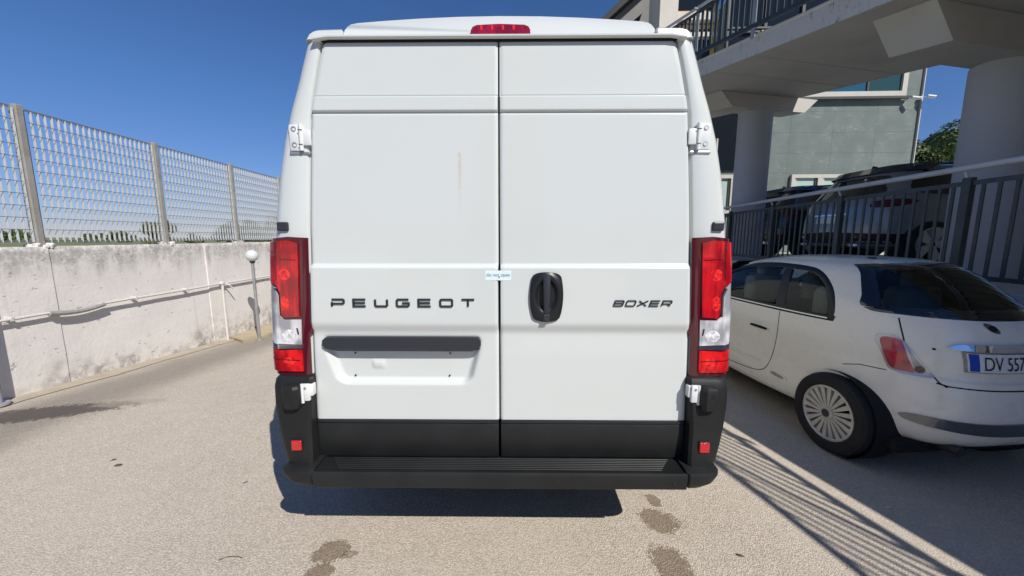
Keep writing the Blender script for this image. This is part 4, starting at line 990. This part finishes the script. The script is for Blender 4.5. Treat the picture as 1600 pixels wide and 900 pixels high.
# ================================================================== FIAT details go above this line
# ================================================================== RAMP
RA = math.atan(.222); RS = .135            # plan angle and slope of the ramp
RO = Vector((4.60, 0, 3.31))               # left lower edge of the slab at y = 0
def rpt(y, across=0., up=0.):
    """point on the ramp: along by world y of the left edge, across to the right, up from the soffit"""
    t_ = max(0, min(1, (4.0-y)/3.2)); sh = -.50*t_*t_*(3-2*t_)
    return Vector((RO.x - .222*y + sh + across*math.cos(RA), y + across*math.sin(RA), RO.z + .137*y + up))
RW = 2.75; FT = .235
ramp = thing('access_ramp', 'grey concrete ramp rising overhead towards the building with stained fascia', 'ramp', rpt(4.5))
r0 = Vector(ramp.location)
yy = lin(-7, 11.0, 40)
bm = NB(); loft(bm, [[rpt(y, a, u)-r0 for a, u in ((.04, 0), (.04, FT-.03), (RW-.04, FT-.03), (RW-.04, 0))] for y in yy]); obj('slab', bm, M['conc'], ramp)
for a0, a1, nm in ((0, .037, 'fascia'), (RW-.037, RW, 'fascia')):
    bm = NB(); loft(bm, [[rpt(y, a, u)-r0 for a, u in ((a0, -.008), (a0, FT), (a0+.006, FT+.006), (a1, FT+.006), (a1, -.008))] for y in yy]); obj(nm, bm, M['fascia'], ramp)
bm = NB(); loft(bm, [[rpt(y, a, u)-r0 for a, u in ((.045, FT-.028), (.045, FT+.05), (.20, FT+.05), (.20, FT-.028))] for y in yy]); obj('kerb', bm, M['conc'], ramp)
bm = NB(); loft(bm, [[rpt(y, RW+a, u)-r0 for a, u in ((.002, -.05), (.002, FT), (5.5, FT), (5.5, -.05))] for y in lin(-7, 5.0, 8)]); obj('shade_deck', bm, M['conc'], ramp)  # unseen deck beside the ramp, lengthened to shade the pier and parked cars
# piers with hammerhead caps
def pier(y, across, rad, label, zb, capx, ch=.35):
    p = rpt(y, across); t = thing('ramp_pier', label, 'column', (p.x, p.y, zb), RA, 'columns under the ramp'); H_ = p.z - ch - zb
    bm = NB(); add_cyl(bm, (0, 0, 0), (0, 0, H_+.01), rad, seg=48); obj('shaft', bm, M['conc_col'], t, True)
    hw0, hw1, th = .98, 1.36, .30
    l0, l1 = -across+.52, -across+.16+.02
    bm = NB(); a0, a1, A0, A1 = capx
    prof_ = [(a0, H_), (a1, H_), (A1, H_+ch-.005), (A0, H_+ch-.005)]
    loft(bm, [[(x, y_, z+.135*y_) for x, z in prof_] for y_ in (-.27, .27)])
    bm.verts.ensure_lookup_table()
    obj('cap', bm, M['conc'], t)
    return t
pier(7.48, 2.04, .305, 'round grey pier of the ramp nearest the building, with flared cap', 1.10, (-.80, .90, -1.08, 1.20), .27)
pier(4.10, 2.10, .335, 'round grey pier of the ramp at the right edge, cut by the photo border', 1.10, (-1.46, 1.0, -1.76, 1.3))
pier(.4, 2.10, .335, 'round grey pier of the ramp outside the right edge of the photo', 1.10, (-1.1, 1.0, -1.5, 1.3))
# ramp railing
RO_ = -.12
def hk(y):
    t_ = max(0, min(1, (4.0-y)/3.0)); return .79+.63*t_
rr = thing('ramp_railing', 'dark green steel railing along the edge of the overhead ramp', 'railing', rpt(4.5, 0, FT)); q0 = Vector(rr.location)
def rq(y, a, u): return rpt(y, a+RO_, FT+u)-q0
bm = NB(); add_tube(bm, [rq(y, .03, .93*hk(y)) for y in lin(-6.5, 10.8, 40)], .026, 10); obj('top_rail', bm, M['rail'], rr, True)
bm = NB(); add_tube(bm, [rq(y, .05, .93*hk(y)+.09) for y in lin(-6.5, 10.8, 40)], .024, 10); obj('handrail', bm, M['handrail'], rr, True)
bm = NB(); [add_bar(bm, rq(a, .03, .10), rq(b, .03, .10), .045, .05) for a, b in zip(lin(-6.5, 10.8, 40), lin(-6.5, 10.8, 40)[1:])]; obj('bottom_rail', bm, M['rail'], rr)
py = [6.62 + 1.12*k for k in range(-11, 4)]
bm = NB(); add_box(bm, (0, 0, .41), (.012, .070, 1.06), 0); postm = mesh_from(bm, 'post', M['rail_grey'])
bm = NB(); add_box(bm, (0, 0, .40), (.012, .036, .80), 0); balm = mesh_from(bm, 'baluster', M['rail'])
bm = NB(); add_box(bm, (0, 0, 0), (.09, .02, .02)); brm = mesh_from(bm, 'bracket', M['rail_grey'])
for y in py:
    link('post', postm, rr, rq(y, .02, .04), (0, 0, RA)).scale.z = hk(y); link('bracket', brm, rr, rq(y, -.01, .93*hk(y)+.05), (0, 0, RA))
for i in range(len(py)-1):
    nb_ = 11 if py[i] > 2.5 else 8
    for k in range(1, nb_):
        y = py[i]+(py[i+1]-py[i])*k/nb_; ob_ = link('baluster', balm, rr, rq(y, .03, .10), (0, 0, RA)); ob_.scale.z = (.93*hk(y)-.11)/.80; ob_.scale.y = 1.35 if y > 3 else 1.0
for y in (6.75, 2.2):
    bm = NB(); add_box(bm, (0, 0, FT/2), (.006, .012, FT), 0); link('fascia_joint', mesh_from(bm, 'fascia_joint', M['black']), ramp, rpt(y, -.002)-r0, (0, 0, RA))
for k, y in enumerate((1.6, 3.2, 5.6, 6.35, 9.0)):       # shuttering lines across the soffit
    bm = NB(); add_box(bm, (RW/2, 0, 0), (RW-.12, .014, .006), 0); link('shutter_line', mesh_from(bm, 'shutter_line', M['conc']), ramp, rpt(y, 0, -.002)-r0, (0, 0, RA))
# ================================================================== PARKING DECK with its fence
DZ = 1.10
fx = lambda y: 3.86 + .052*(y-1.0) if True else 0
fx = lambda y: 3.77 + .094*y
bm = NB(); pts = [(fx(-7)+.02, -7), (fx(24)+.02, 24), (60, 24), (60, -7)]
loft(bm, [[(x, y, z) for x, y in pts] for z in (-.6, DZ)]); deck = struct(obj('parking_deck', bm, M['conc']))
bm = NB(); [add_box(bm, (fx(y)-.03, y, .0), (.10, 1.985, 2.0*DZ-.0), .006, -math.atan(.094)) for y in lin(-6, 20, 13)]
rw = obj('retaining_wall', bm, M['fascia']); tag(rw, 'low grey retaining wall under the black fence behind the small white car', 'wall')
df = thing('deck_fence', 'black metal fence with pale handrail along the raised parking deck', 'fence', (fx(4), 4, DZ)); d0 = Vector(df.location)
def dq(y, off, z): return Vector((fx(y)+off, y, DZ+z))-d0
DA = -math.atan(.094)
bm = NB(); add_tube(bm, [dq(y, -.05, 1.06) for y in (-4, 2, 8, 14)], .028, 12); obj('handrail', bm, M['handrail'], df, True)
bm = NB(); add_bar(bm, dq(-4, 0, .93), dq(14, 0, .93), .02, .04); obj('top_rail', bm, M['rail'], df)
bm = NB(); add_bar(bm, dq(-4, 0, .10), dq(14, 0, .10), .02, .04); obj('bottom_rail', bm, M['rail'], df)
bm = NB(); add_box(bm, (0, 0, .49), (.05, .075, .98), .004); dpm = mesh_from(bm, 'post', M['rail'])
bm = NB(); add_box(bm, (0, 0, .51), (.010, .030, .80), 0); dbm = mesh_from(bm, 'baluster', M['rail'])
bm = NB(); add_bar(bm, (0, 0, .94), (-.05, 0, 1.05), .012, .02, (0, 1, 0)); dsm = mesh_from(bm, 'rail_support', M['handrail'])
dy = [3.42 + 1.45*k for k in range(-4, 7)]
for y in dy:
    link('post', dpm, df, dq(y, 0, 0), (0, 0, DA)); link('rail_support', dsm, df, dq(y, 0, 0), (0, 0, DA))
for i in range(len(dy)-1):
    for k in range(1, 12): link('baluster', dbm, df, dq(dy[i]+1.45*k/12, 0, 0), (0, 0, DA))

# ================================================================== BUILDING
BY = 11.3
bld = thing('office_building', 'grey green clad office building with beige framed windows behind the ramp', 'building', (8, BY, DZ), R(-2.0))
def bb(x): return x-8
# rects (x0,x1,z0,z1) in building frame, z above deck
wins = [(-1.95, 3.14, 6.25, 7.9), (-1.95, -1.05, 4.42, 6.2), (-6.0, -1.42, 1.15, 2.28), (.22, 3.30, 1.15, 2.28), (-1.0, 3.14, 4.42, 6.2)]
def rect_sub(r, holes):
    out = [r]
    for h in holes:
        nx = []
        for a in out:
            if h[0] >= a[1] or h[1] <= a[0] or h[2] >= a[3] or h[3] <= a[2]: nx.append(a); continue
            if a[0] < h[0]: nx.append((a[0], h[0], a[2], a[3]))
            if a[1] > h[1]: nx.append((h[1], a[1], a[2], a[3]))
            x0, x1 = max(a[0], h[0]), min(a[1], h[1])
            if a[2] < h[2]: nx.append((x0, x1, a[2], h[2]))
            if a[3] > h[3]: nx.append((x0, x1, h[3], a[3]))
        out = nx
    return out
bm = NB(); add_box(bm, (-1.2, 4.04, 1.55), (9.6, 8.0, 6.7)); add_box(bm, (.80, 4.04, 5.95), (5.6, 8.0, 2.1)); obj('wall', bm, M['clad'], bld)
xs_ = [-5.9, -4.7, -3.5, -2.3, -1.1, .1, 1.3, 2.5, 3.62]
for i in range(len(xs_)-1):
    for j in range(12):
        z0 = .02+.575*j
        if z0 > 4.8 and xs_[i] < -2.1: continue
        for a in rect_sub((xs_[i]+.001, xs_[i+1]-.001, z0+.001, z0+.574), wins):
            if a[1]-a[0] < .03 or a[3]-a[2] < .03: continue
            bm = NB(); add_box(bm, ((a[0]+a[1])/2, .033, (a[2]+a[3])/2), (a[1]-a[0], .018, a[3]-a[2]), .0015, seg=1); obj('cladding_panel', bm, M['clad'], bld)
bm = NB(); add_box(bm, (3.635, .3, 3.5), (.022, .66, 6.96)); obj('corner_trim', bm, M['frame'], bld)
def window(parent, x0, x1, z0, z1, panes, fm, gm, fr_=.09, y=0., blind=False, sill=True):
    wroot = bpy.data.objects.new('window', None); C.objects.link(wroot); wroot.parent = parent; wroot.location = (0, y, 0)
    bm = NB(); add_box(bm, ((x0+x1)/2, .0, z1-fr_/2), (x1-x0, .10, fr_)); add_box(bm, ((x0+x1)/2, .0, z0+fr_/2), (x1-x0, .10, fr_))
    for xx in (x0+fr_/2, x1-fr_/2): add_box(bm, (xx, .0, (z0+z1)/2), (fr_, .10, z1-z0-2*fr_))
    for a in panes: add_box(bm, (a, .0, (z0+z1)/2), (fr_*1.5, .096, z1-z0-2*fr_))
    obj('frame', bm, fm, wroot)
    ed = [x0+fr_]+[q for a in panes for q in (a-fr_*.75, a+fr_*.75)]+[x1-fr_]
    for k in range(0, len(ed), 2):
        a, b = ed[k], ed[k+1]; g_ = gm[(k//2) % len(gm)]
        bm = NB(); add_box(bm, ((a+b)/2, .02, (z0+z1)/2), (b-a, .012, z1-z0-2*fr_)); obj('pane', bm, g_, wroot)
        for xx in (a+.03, b-.03):
            if blind: obj('sash', add_box(NB(), (xx, -.002, (z0+z1)/2), (.05, .03, z1-z0-2*fr_)), M['frame_dark'] if xx > (a+b)/2 else fm, wroot)
    if sill:
        bm = NB(); add_box(bm, ((x0+x1)/2+.04, -.055, z0-.045), (x1-x0+.14, .07, .065)); obj('sill', bm, M['frame_dark'], wroot)
    return wroot
window(bld, .22, 3.30, 1.15, 2.28, [1.05, 1.95, 2.75], M['frame'], [M['blind']], .10, -.01, True, False)
window(bld, -4.4, -1.42, 1.15, 2.28, [-2.5], M['frame'], [M['blind']], .10, -.01, True, False)
window(bld, -1.0, 3.14, 4.42, 6.2, [], M['frame'], [M['glass_sky']], .13, -.02)
window(bld, -1.95, 3.14, 6.25, 7.9, [-.9, .1, 1.1, 2.1], M['frame_dark'], [M['glass_dark']], .05, -.01, False, False)
window(bld, -1.95, -1.05, 4.42, 6.2, [], M['frame_dark'], [M['glass_dark']], .05, -.01, False, False)
bm = NB(); add_box(bm, (2.55, .0, 5.3), (.86, .03, 1.5)); obj('open_pane', bm, M['glass_teal'], bld)
bm = NB(); add_box(bm, (2.10, -.01, 5.3), (.05, .05, 1.5)); obj('mullion', bm, M['frame_dark'], bld)
# upper storey at the left: lit corner pier, cream bands, yellow framed windows, dark gabled part
up = bpy.data.objects.new('upper_storey', None); C.objects.link(up); up.parent = bld
up.location = (-.0, 0, 0)
bm = NB(); add_box(bm, (-3.61, .40, 5.6), (.50, 1.0, 5.6), 0); obj('corner_pier', bm, M['cream'], up)
bm = NB(); add_box(bm, (-2.7, .42, 6.78), (1.30, .30, .20)); add_box(bm, (-2.7, .44, 6.30), (1.30, .30, .12)); obj('cream_band', bm, M['cream'], up)
for z0, z1 in ((6.90, 8.3), (5.3, 6.62)):
    bm = NB(); x0, x1 = -3.34, -2.05
    for xx in (x0+.06, x1-.06): add_box(bm, (xx, .46, (z0+z1)/2), (.10, .08, z1-z0))
    add_box(bm, ((x0+x1)/2, .46, z1-.05), (x1-x0-.22, .08, .09)); add_box(bm, ((x0+x1)/2, .46, z0+.05), (x1-x0-.22, .08, .09)); obj('yellow_frame', bm, M['frame_yellow'], up)
    bm = NB(); add_box(bm, ((x0+x1)/2, .49, (z0+z1)/2), (x1-x0-.2, .02, z1-z0-.18)); obj('pane', bm, M['glass_dark'], up)
bm = NB(); loft(bm, [[(-5.0, yy_, 4.0), (-5.0, yy_, 7.3), (-3.4, yy_, 8.7), (-3.4, yy_, 4.0)] for yy_ in (1.7, 5)]); obj('gable_wall', bm, M['grey_plaster'], up)
bm = NB(); loft(bm, [[(-5.35, yy_, 7.0), (-5.35, yy_, 7.22), (-3.2, yy_, 9.1), (-3.2, yy_, 8.84)] for yy_ in (1.3, 5)]); obj('roof', bm, M['roofing'], up)
bm = NB(); loft(bm, [[(-4.62, yy_, 6.6), (-4.28, yy_, 7.28), (-3.86, yy_, 7.62), (-4.20, yy_, 6.6)] for yy_ in (1.63, 1.72)]); obj('slanted_pane', bm, M['glass_dark'], up)
bm = NB(); add_box(bm, (-2.55, -.02, 3.28), (2.3, .03, 1.74)); obj('shade_panel', bm, M['glass_dark'], bld)  # dark panel stands in for shade on the facade beside the pier
bm = NB(); add_cyl(bm, (-2.02, -.06, 0), (-2.02, -.06, 3.3), .035, seg=12); dp = obj('downpipe', bm, M['frame'], bld, True)
# security cameras on the facade
for i, (x, z, lab) in enumerate(((3.18, 4.33, 'left one of two white security cameras, under the end of the window sill'), (3.60, 4.36, 'right one of two white security cameras, on the building corner'))):
    t = thing('security_camera', lab, 'camera', (8+x*math.cos(R(2)), BY-x*math.sin(R(2))-.05, DZ+z), R(20), 'security cameras on the building')
    bm = NB(); add_cyl(bm, (.02, -.10, .02), (.14, -.22, -.03), .042, seg=14); obj('shell', bm, M['cam'], t, True)
    bm = NB(); add_cyl(bm, (.14, -.22, -.03), (.148, -.228, -.034), .034, seg=14); obj('lens', bm, M['black'], t, True)
    bm = NB(); add_cyl(bm, (0, .03, .0), (0, .0, .0), .055, seg=14); add_tube(bm, [(0, 0, 0), (0, -.07, .0), (.04, -.12, .02)], .016); obj('arm', bm, M['cam'], t, True)

# ================================================================== CARS ON THE DECK
SR = [(a, b, c_, d, e+1.6) for a, b, c_, d, e in [(.28, .25, 4.1, .76, 3.4), (.34, .04, 4.30, .86, 3.6), (.48, -.01, 4.36, .89, 3.6), (.70, .0, 4.36, .90, 3.5), (.90, .03, 4.30, .895, 3.4), (1.02, .08, 3.7, .87, 3.2), (1.10, .14, 3.15, .83, 3.2),
      (1.25, .26, 2.85, .78, 3.1), (1.38, .37, 2.62, .74, 3.1), (1.47, .44, 2.35, .70, 3.0), (1.52, .52, 2.1, .62, 3.0), (1.545, .70, 1.8, .48, 2.8), (1.555, .9, 1.5, .25, 2.5)]]
def suv(name, label, loc, rz, pm, plate):
    t = thing(name, label, 'car', loc, rz, 'cars parked on the deck')
    bm = car_body(subring(SR, 3), 72, None); b = obj('body', bm, pm, t, True, angle=40); bv = bvh_of(b); cs_ = []
    for ax in (.80, 3.42):
        for s in (-1, 1):
            bm = NB(); add_cyl(bm, (s*.60, ax, .36), (s*1.2, ax, .36), .40, seg=36); cs_.append(obj('cut', bm, M['black']))
    boolean_cut(b, cs_)
    for p in b.data.polygons: p.use_smooth = True
    for ax in (.80, 3.42):
        for s in (-1, 1):
            bm = NB(); lathe(bm, [(.398, s*.60), (.398, s*.86)], 36); lathe(bm, [(.398, s*.60), (.02, s*.60)], 36); obj('wheel_housing', bm, M['black'], t, True, loc=(0, ax, .36))
            bm = NB(); lathe(bm, [(.40, s*.86), (.455, s*.86), (.455, s*.915), (.40, s*.905), (.40, s*.86)], 36)
            wheel(t, s*.785, ax, .35, .22, .245, s, 5, M['rim'])
    f = rear_func(bv)
    patch(spline([(-.60, 1.10), (-.56, 1.25), (-.50, 1.38), (0, 1.40), (.50, 1.38), (.56, 1.25), (.60, 1.10), (0, 1.06)], 4, True), f, .004, .06, 'rear_window', M['hatch_glass'], t, back=-.003)
    patch([(-.70, 1.42), (-.66, 1.50), (.66, 1.50), (.70, 1.42), (0, 1.42)], f, .05, .06, 'spoiler', M['suv_dark'], t, back=-.003)
    for s in (-1, 1):
        patch(spline([(s*.60, .90), (s*.62, .98), (s*.78, 1.01), (s*.835, .97), (s*.78, .90)], 4, True), f, .010, .04, 'tail_lamp', M['lens_dark'], t, back=-.003)
        patch([(s*.45, .44), (s*.45, .48), (s*.75, .48), (s*.75, .44)], f, .010, .05, 'reflector', M['lens_dark'], t, back=-.003)
        sf = side_func(bv, s)
        patch(spline([(.52, 1.14), (.66, 1.38), (1.0, 1.45), (1.9, 1.46), (2.35, 1.36), (2.95, 1.09), (1.8, 1.06), (.9, 1.07)], 4, True), sf, .004, .06, 'side_windows', M['hatch_glass'], t, back=-.003)
        bm = NB(); add_tube(bm, [(s*.66, y, 1.50+.05*math.sin((y-.6)/1.9*math.pi)) for y in lin(.6, 2.5, 8)], .018); obj('roof_rail', bm, M['suv_dark'], t, True)
        bm = NB(); add_box(bm, (s*1.0, 2.65, 1.10), (.20, .12, .14), .04); obj('door_mirror', bm, M['suv_dark'], t, True)
    patch([(-.80, .30), (-.84, .50), (0, .54), (.84, .50), (.80, .30)], f, .006, .06, 'rear_bumper', M['plastic'], t, back=-.003)
    pp = patch([(-.26, .68), (-.26, .79), (.26, .79), (.26, .68)], f, .014, .08, 'number_plate', M['plate'], t, back=-.003)
    patch([(-.30, .80), (-.30, .825), (.30, .825), (.30, .80)], f, .02, .08, 'chrome_bar', M['chrome'], t, back=-.003)
    bm = NB(); loft(bm, [[(x*(1-k), .62+.05*k-.0, 1.53+.10*k), (x*(1-k), .84, 1.53+.10*k)] for x in (-.02, .02) for k in (0,)] if False else [[(-.022, .60, 1.53), (.022, .60, 1.53), (.022, .82, 1.53), (-.022, .82, 1.53)], [(-.006, .62, 1.61), (.006, .62, 1.61), (.006, .68, 1.60), (-.006, .68, 1.60)]]); obj('roof_fin', bm, M['suv_dark'], t)
    for x in (-.55, .45):
        bm = NB(); add_box(bm, (x, .04, .33), (.18, .06, .06), .02); obj('tail_pipe', bm, M['chrome'], t, True)
    return t
suv('parked_suv', 'silver grey car with dark roof rails parked behind the black fence, nearer of two', (5.32, 6.32, DZ), R(-90), M['suv'], '')
suv('parked_suv', 'dark blue black car parked behind the black fence beside the far pier', (5.60, 8.75, DZ), R(-90), M['suv_dark'], '')

# ================================================================== VEGETATION
def leaf_cloud(bm, c, rad, n, size, seed, flat=1., lump=.35):
    rnd_ = random.Random(seed); c = Vector(c)
    cl = []
    for k in range(26):
        d = Vector((rnd_.gauss(0, 1), rnd_.gauss(0, 1), rnd_.gauss(0, 1))).normalized()
        cl.append((Vector((d.x*rad[0], d.y*rad[1], d.z*rad[2]))*rnd_.uniform(.45, .95), rnd_.uniform(.22, .42)*min(rad)))
    for k in range(n):
        cc, cr_ = cl[rnd_.randrange(len(cl))]
        d = Vector((rnd_.gauss(0, 1), rnd_.gauss(0, 1), rnd_.gauss(0, 1))).normalized()
        p = c + cc + d*cr_*rnd_.uniform(.65, 1.05); s_ = size*rnd_.uniform(.6, 1.3)
        nrm = (d + Vector((rnd_.uniform(-.7, .7), rnd_.uniform(-.7, .7), rnd_.uniform(-.2, .9)))).normalized()
        a = nrm.orthogonal().normalized(); b = nrm.cross(a); t = rnd_.uniform(0, 6.28); a, b = a*math.cos(t)+b*math.sin(t), b*math.cos(t)-a*math.sin(t)
        v = [bm.verts.new(p+a*s_), bm.verts.new(p+b*s_*.55+nrm*s_*.15), bm.verts.new(p-a*s_), bm.verts.new(p-b*s_*.55+nrm*s_*.15)]
        bm.faces.new((v[0], v[1], v[2])); bm.faces.new((v[0], v[2], v[3]))
def tree(name, label, cat, loc, rad, hc_, n, size, m, seed, group=None, tr=.16):
    t = thing(name, label, cat, loc, 0, group)
    bm = NB(); rnd_ = random.Random(seed)
    add_tube(bm, [(0, 0, -.1), (.05, .02, hc_*.45), (0, .1, hc_)], [tr, tr*.8, tr*.45], 9)
    for k in range(7):
        a = rnd_.uniform(0, 6.28); z0 = hc_*rnd_.uniform(.45, .8); e = Vector((math.cos(a)*rad[0]*.65, math.sin(a)*rad[1]*.65, hc_+rnd_.uniform(-.3, .5)*rad[2]))
        add_tube(bm, [(0, .03, z0), tuple(Vector((0, 0, z0)).lerp(e, .5)+Vector((0, 0, .1))), tuple(e)], [tr*.4, tr*.28, tr*.1], 6)
    obj('trunk', bm, M['bark'], t, True)
    bm = NB(); leaf_cloud(bm, (0, 0, hc_), rad, n, size, seed); me = obj('crown', bm, m, t); return t
tree('leafy_tree', 'dense green tree between the building and the right hand pier', 'tree', (21.2, 18.5, DZ-.2), (2.8, 2.6, 2.3), 4.1, 26000, .10, M['leaf'], 5, None, .2)

k = 0
for px_, yy_, wd_, ht_, lab in ((-28.3, 30, .9, 1.25, 'small round bush in the meadow seen through the second fence panel'), (-24.6, 29, .45, .55, 'lowest bush in the meadow, left of the third fence post'),
        (-22.6, 30, 1.0, 1.15, 'mid sized bush in the meadow just left of the third fence post'), (-19.9, 31, 1.9, 1.5, 'largest bush in the meadow, right of the third fence post'),
        (-62.0, 47, 2.6, 1.1, 'distant tree at the left edge beyond the grille fence'), (-56.5, 50, 1.2, .75, 'far small tree right of the nearest fence post'), (-52.5, 50, 1.5, .9, 'far tree in the middle of the second fence panel'), (-66.5, 47, 1.5, .8, 'leftmost distant small tree behind the grille')):
    tree('meadow_bush' if k < 4 else 'distant_tree', lab, 'bush' if k < 4 else 'tree', (px_, yy_, .85), (wd_*1.2, wd_*1.2, ht_*.9), ht_*.8, 5200 if k < 4 else 2600, .085 if k < 4 else .15, M['leaf2'] if k < 4 else M['leaf'], 20+k, 'bushes and trees out in the meadow', .06); k += 1
# rough grass just beyond the wall
bm = NB(); rg = random.Random(3)
for _ in range(26000):
    y = 2.5+rg.random()**1.2*26; x = wx(y)-.35-rg.random()**1.5*13; h_ = rg.uniform(.03, .11); a = rg.uniform(0, 6.28); z0 = tz(x, y)-.01
    dx, dy_ = math.cos(a)*.022, math.sin(a)*.022; lx, ly = rg.uniform(-.04, .04), rg.uniform(-.04, .04)
    v = [bm.verts.new(q_) for q_ in ((x-dx, y-dy_, z0), (x+dx, y+dy_, z0), (x+lx, y+ly, z0+h_))]; bm.faces.new(v)
gr_ = obj('grass', bm, M['blade']); gr_['kind'] = 'stuff'; tag(gr_, 'rough meadow grass growing beyond the white wall', 'grass')
# block added out of view only to shade the left end of the wall
tw = obj('shadow_tower', add_box(NB(), (.48-.7, -3.88-.7, 5.4), (1.4, 1.4, 11.2)), M['conc']); tag(tw, 'plain grey concrete tower added behind the viewpoint to shade the wall', 'tower')

# small litter on the asphalt
for nm, lab, x, y, a, sx, sy, mm3 in (('paper_scrap', 'tiny pale paper scrap on the shaded asphalt by the small car', 2.25, 2.02, .2, .045, .010, 'cream'), ('dry_leaf', 'small dark dry leaf on the sunlit asphalt right of the damp spots', 1.12, 1.63, -.4, .022, .009, 'bark'),
        ('stone_chip', 'larger of two dark crumbs on the asphalt left of the van', -2.70, 2.36, .1, .030, .018, 'bark'), ('stone_chip', 'smaller left one of two dark crumbs on the asphalt left of the van', -2.80, 2.42, .6, .018, .012, 'bark'), ('stone_chip', 'single small pebble on the asphalt near the van bumper', -1.70, 2.18, .6, .016, .012, 'rod')):
    bm = NB(); v = [bm.verts.new((math.cos(t)*sx*random.uniform(.7, 1.1), math.sin(t)*sy*random.uniform(.7, 1.1), 0)) for t in [k*math.pi/4 for k in range(8)]]; t_ = bm.verts.new((0, 0, .008))
    for k in range(8): bm.faces.new((v[k], v[(k+1) % 8], t_))
    o = obj(nm, bm, M[mm3], None, False, (x, y, gz(x, y)+.003), (0, 0, a)); tag(o, lab, 'litter' if nm != 'stone_chip' else 'stone')
bm = NB(); add_tube(bm, [(0, 0, .004), (.03, .018, .006), (.075, .022, .005), (.11, .012, .004)], .0018, 5); o = obj('twig', bm, M['bark'], None, False, (-1.42, 1.60, 0)); tag(o, 'thin curved twig on the sunlit asphalt at the bottom left', 'twig')

mb = thing('sun_block', 'tall plain block added right of the viewpoint beyond the ramp to stop the sun', 'building', (11, -.9, 0))  # added out of view to keep sun off the far pier and cars
bm = NB(); add_box(bm, (0, 0, 5.0), (5.6, 6.0, 10.0)); obj('wall', bm, M['cream'], mb)
for k in range(3): 
    for j in range(2):
        bm = NB(); add_box(bm, (-2.81, -1.9+1.9*k, 5.2+2.6*j), (.03, 1.1, 1.3)); obj('window', bm, M['glass_dark'], mb)
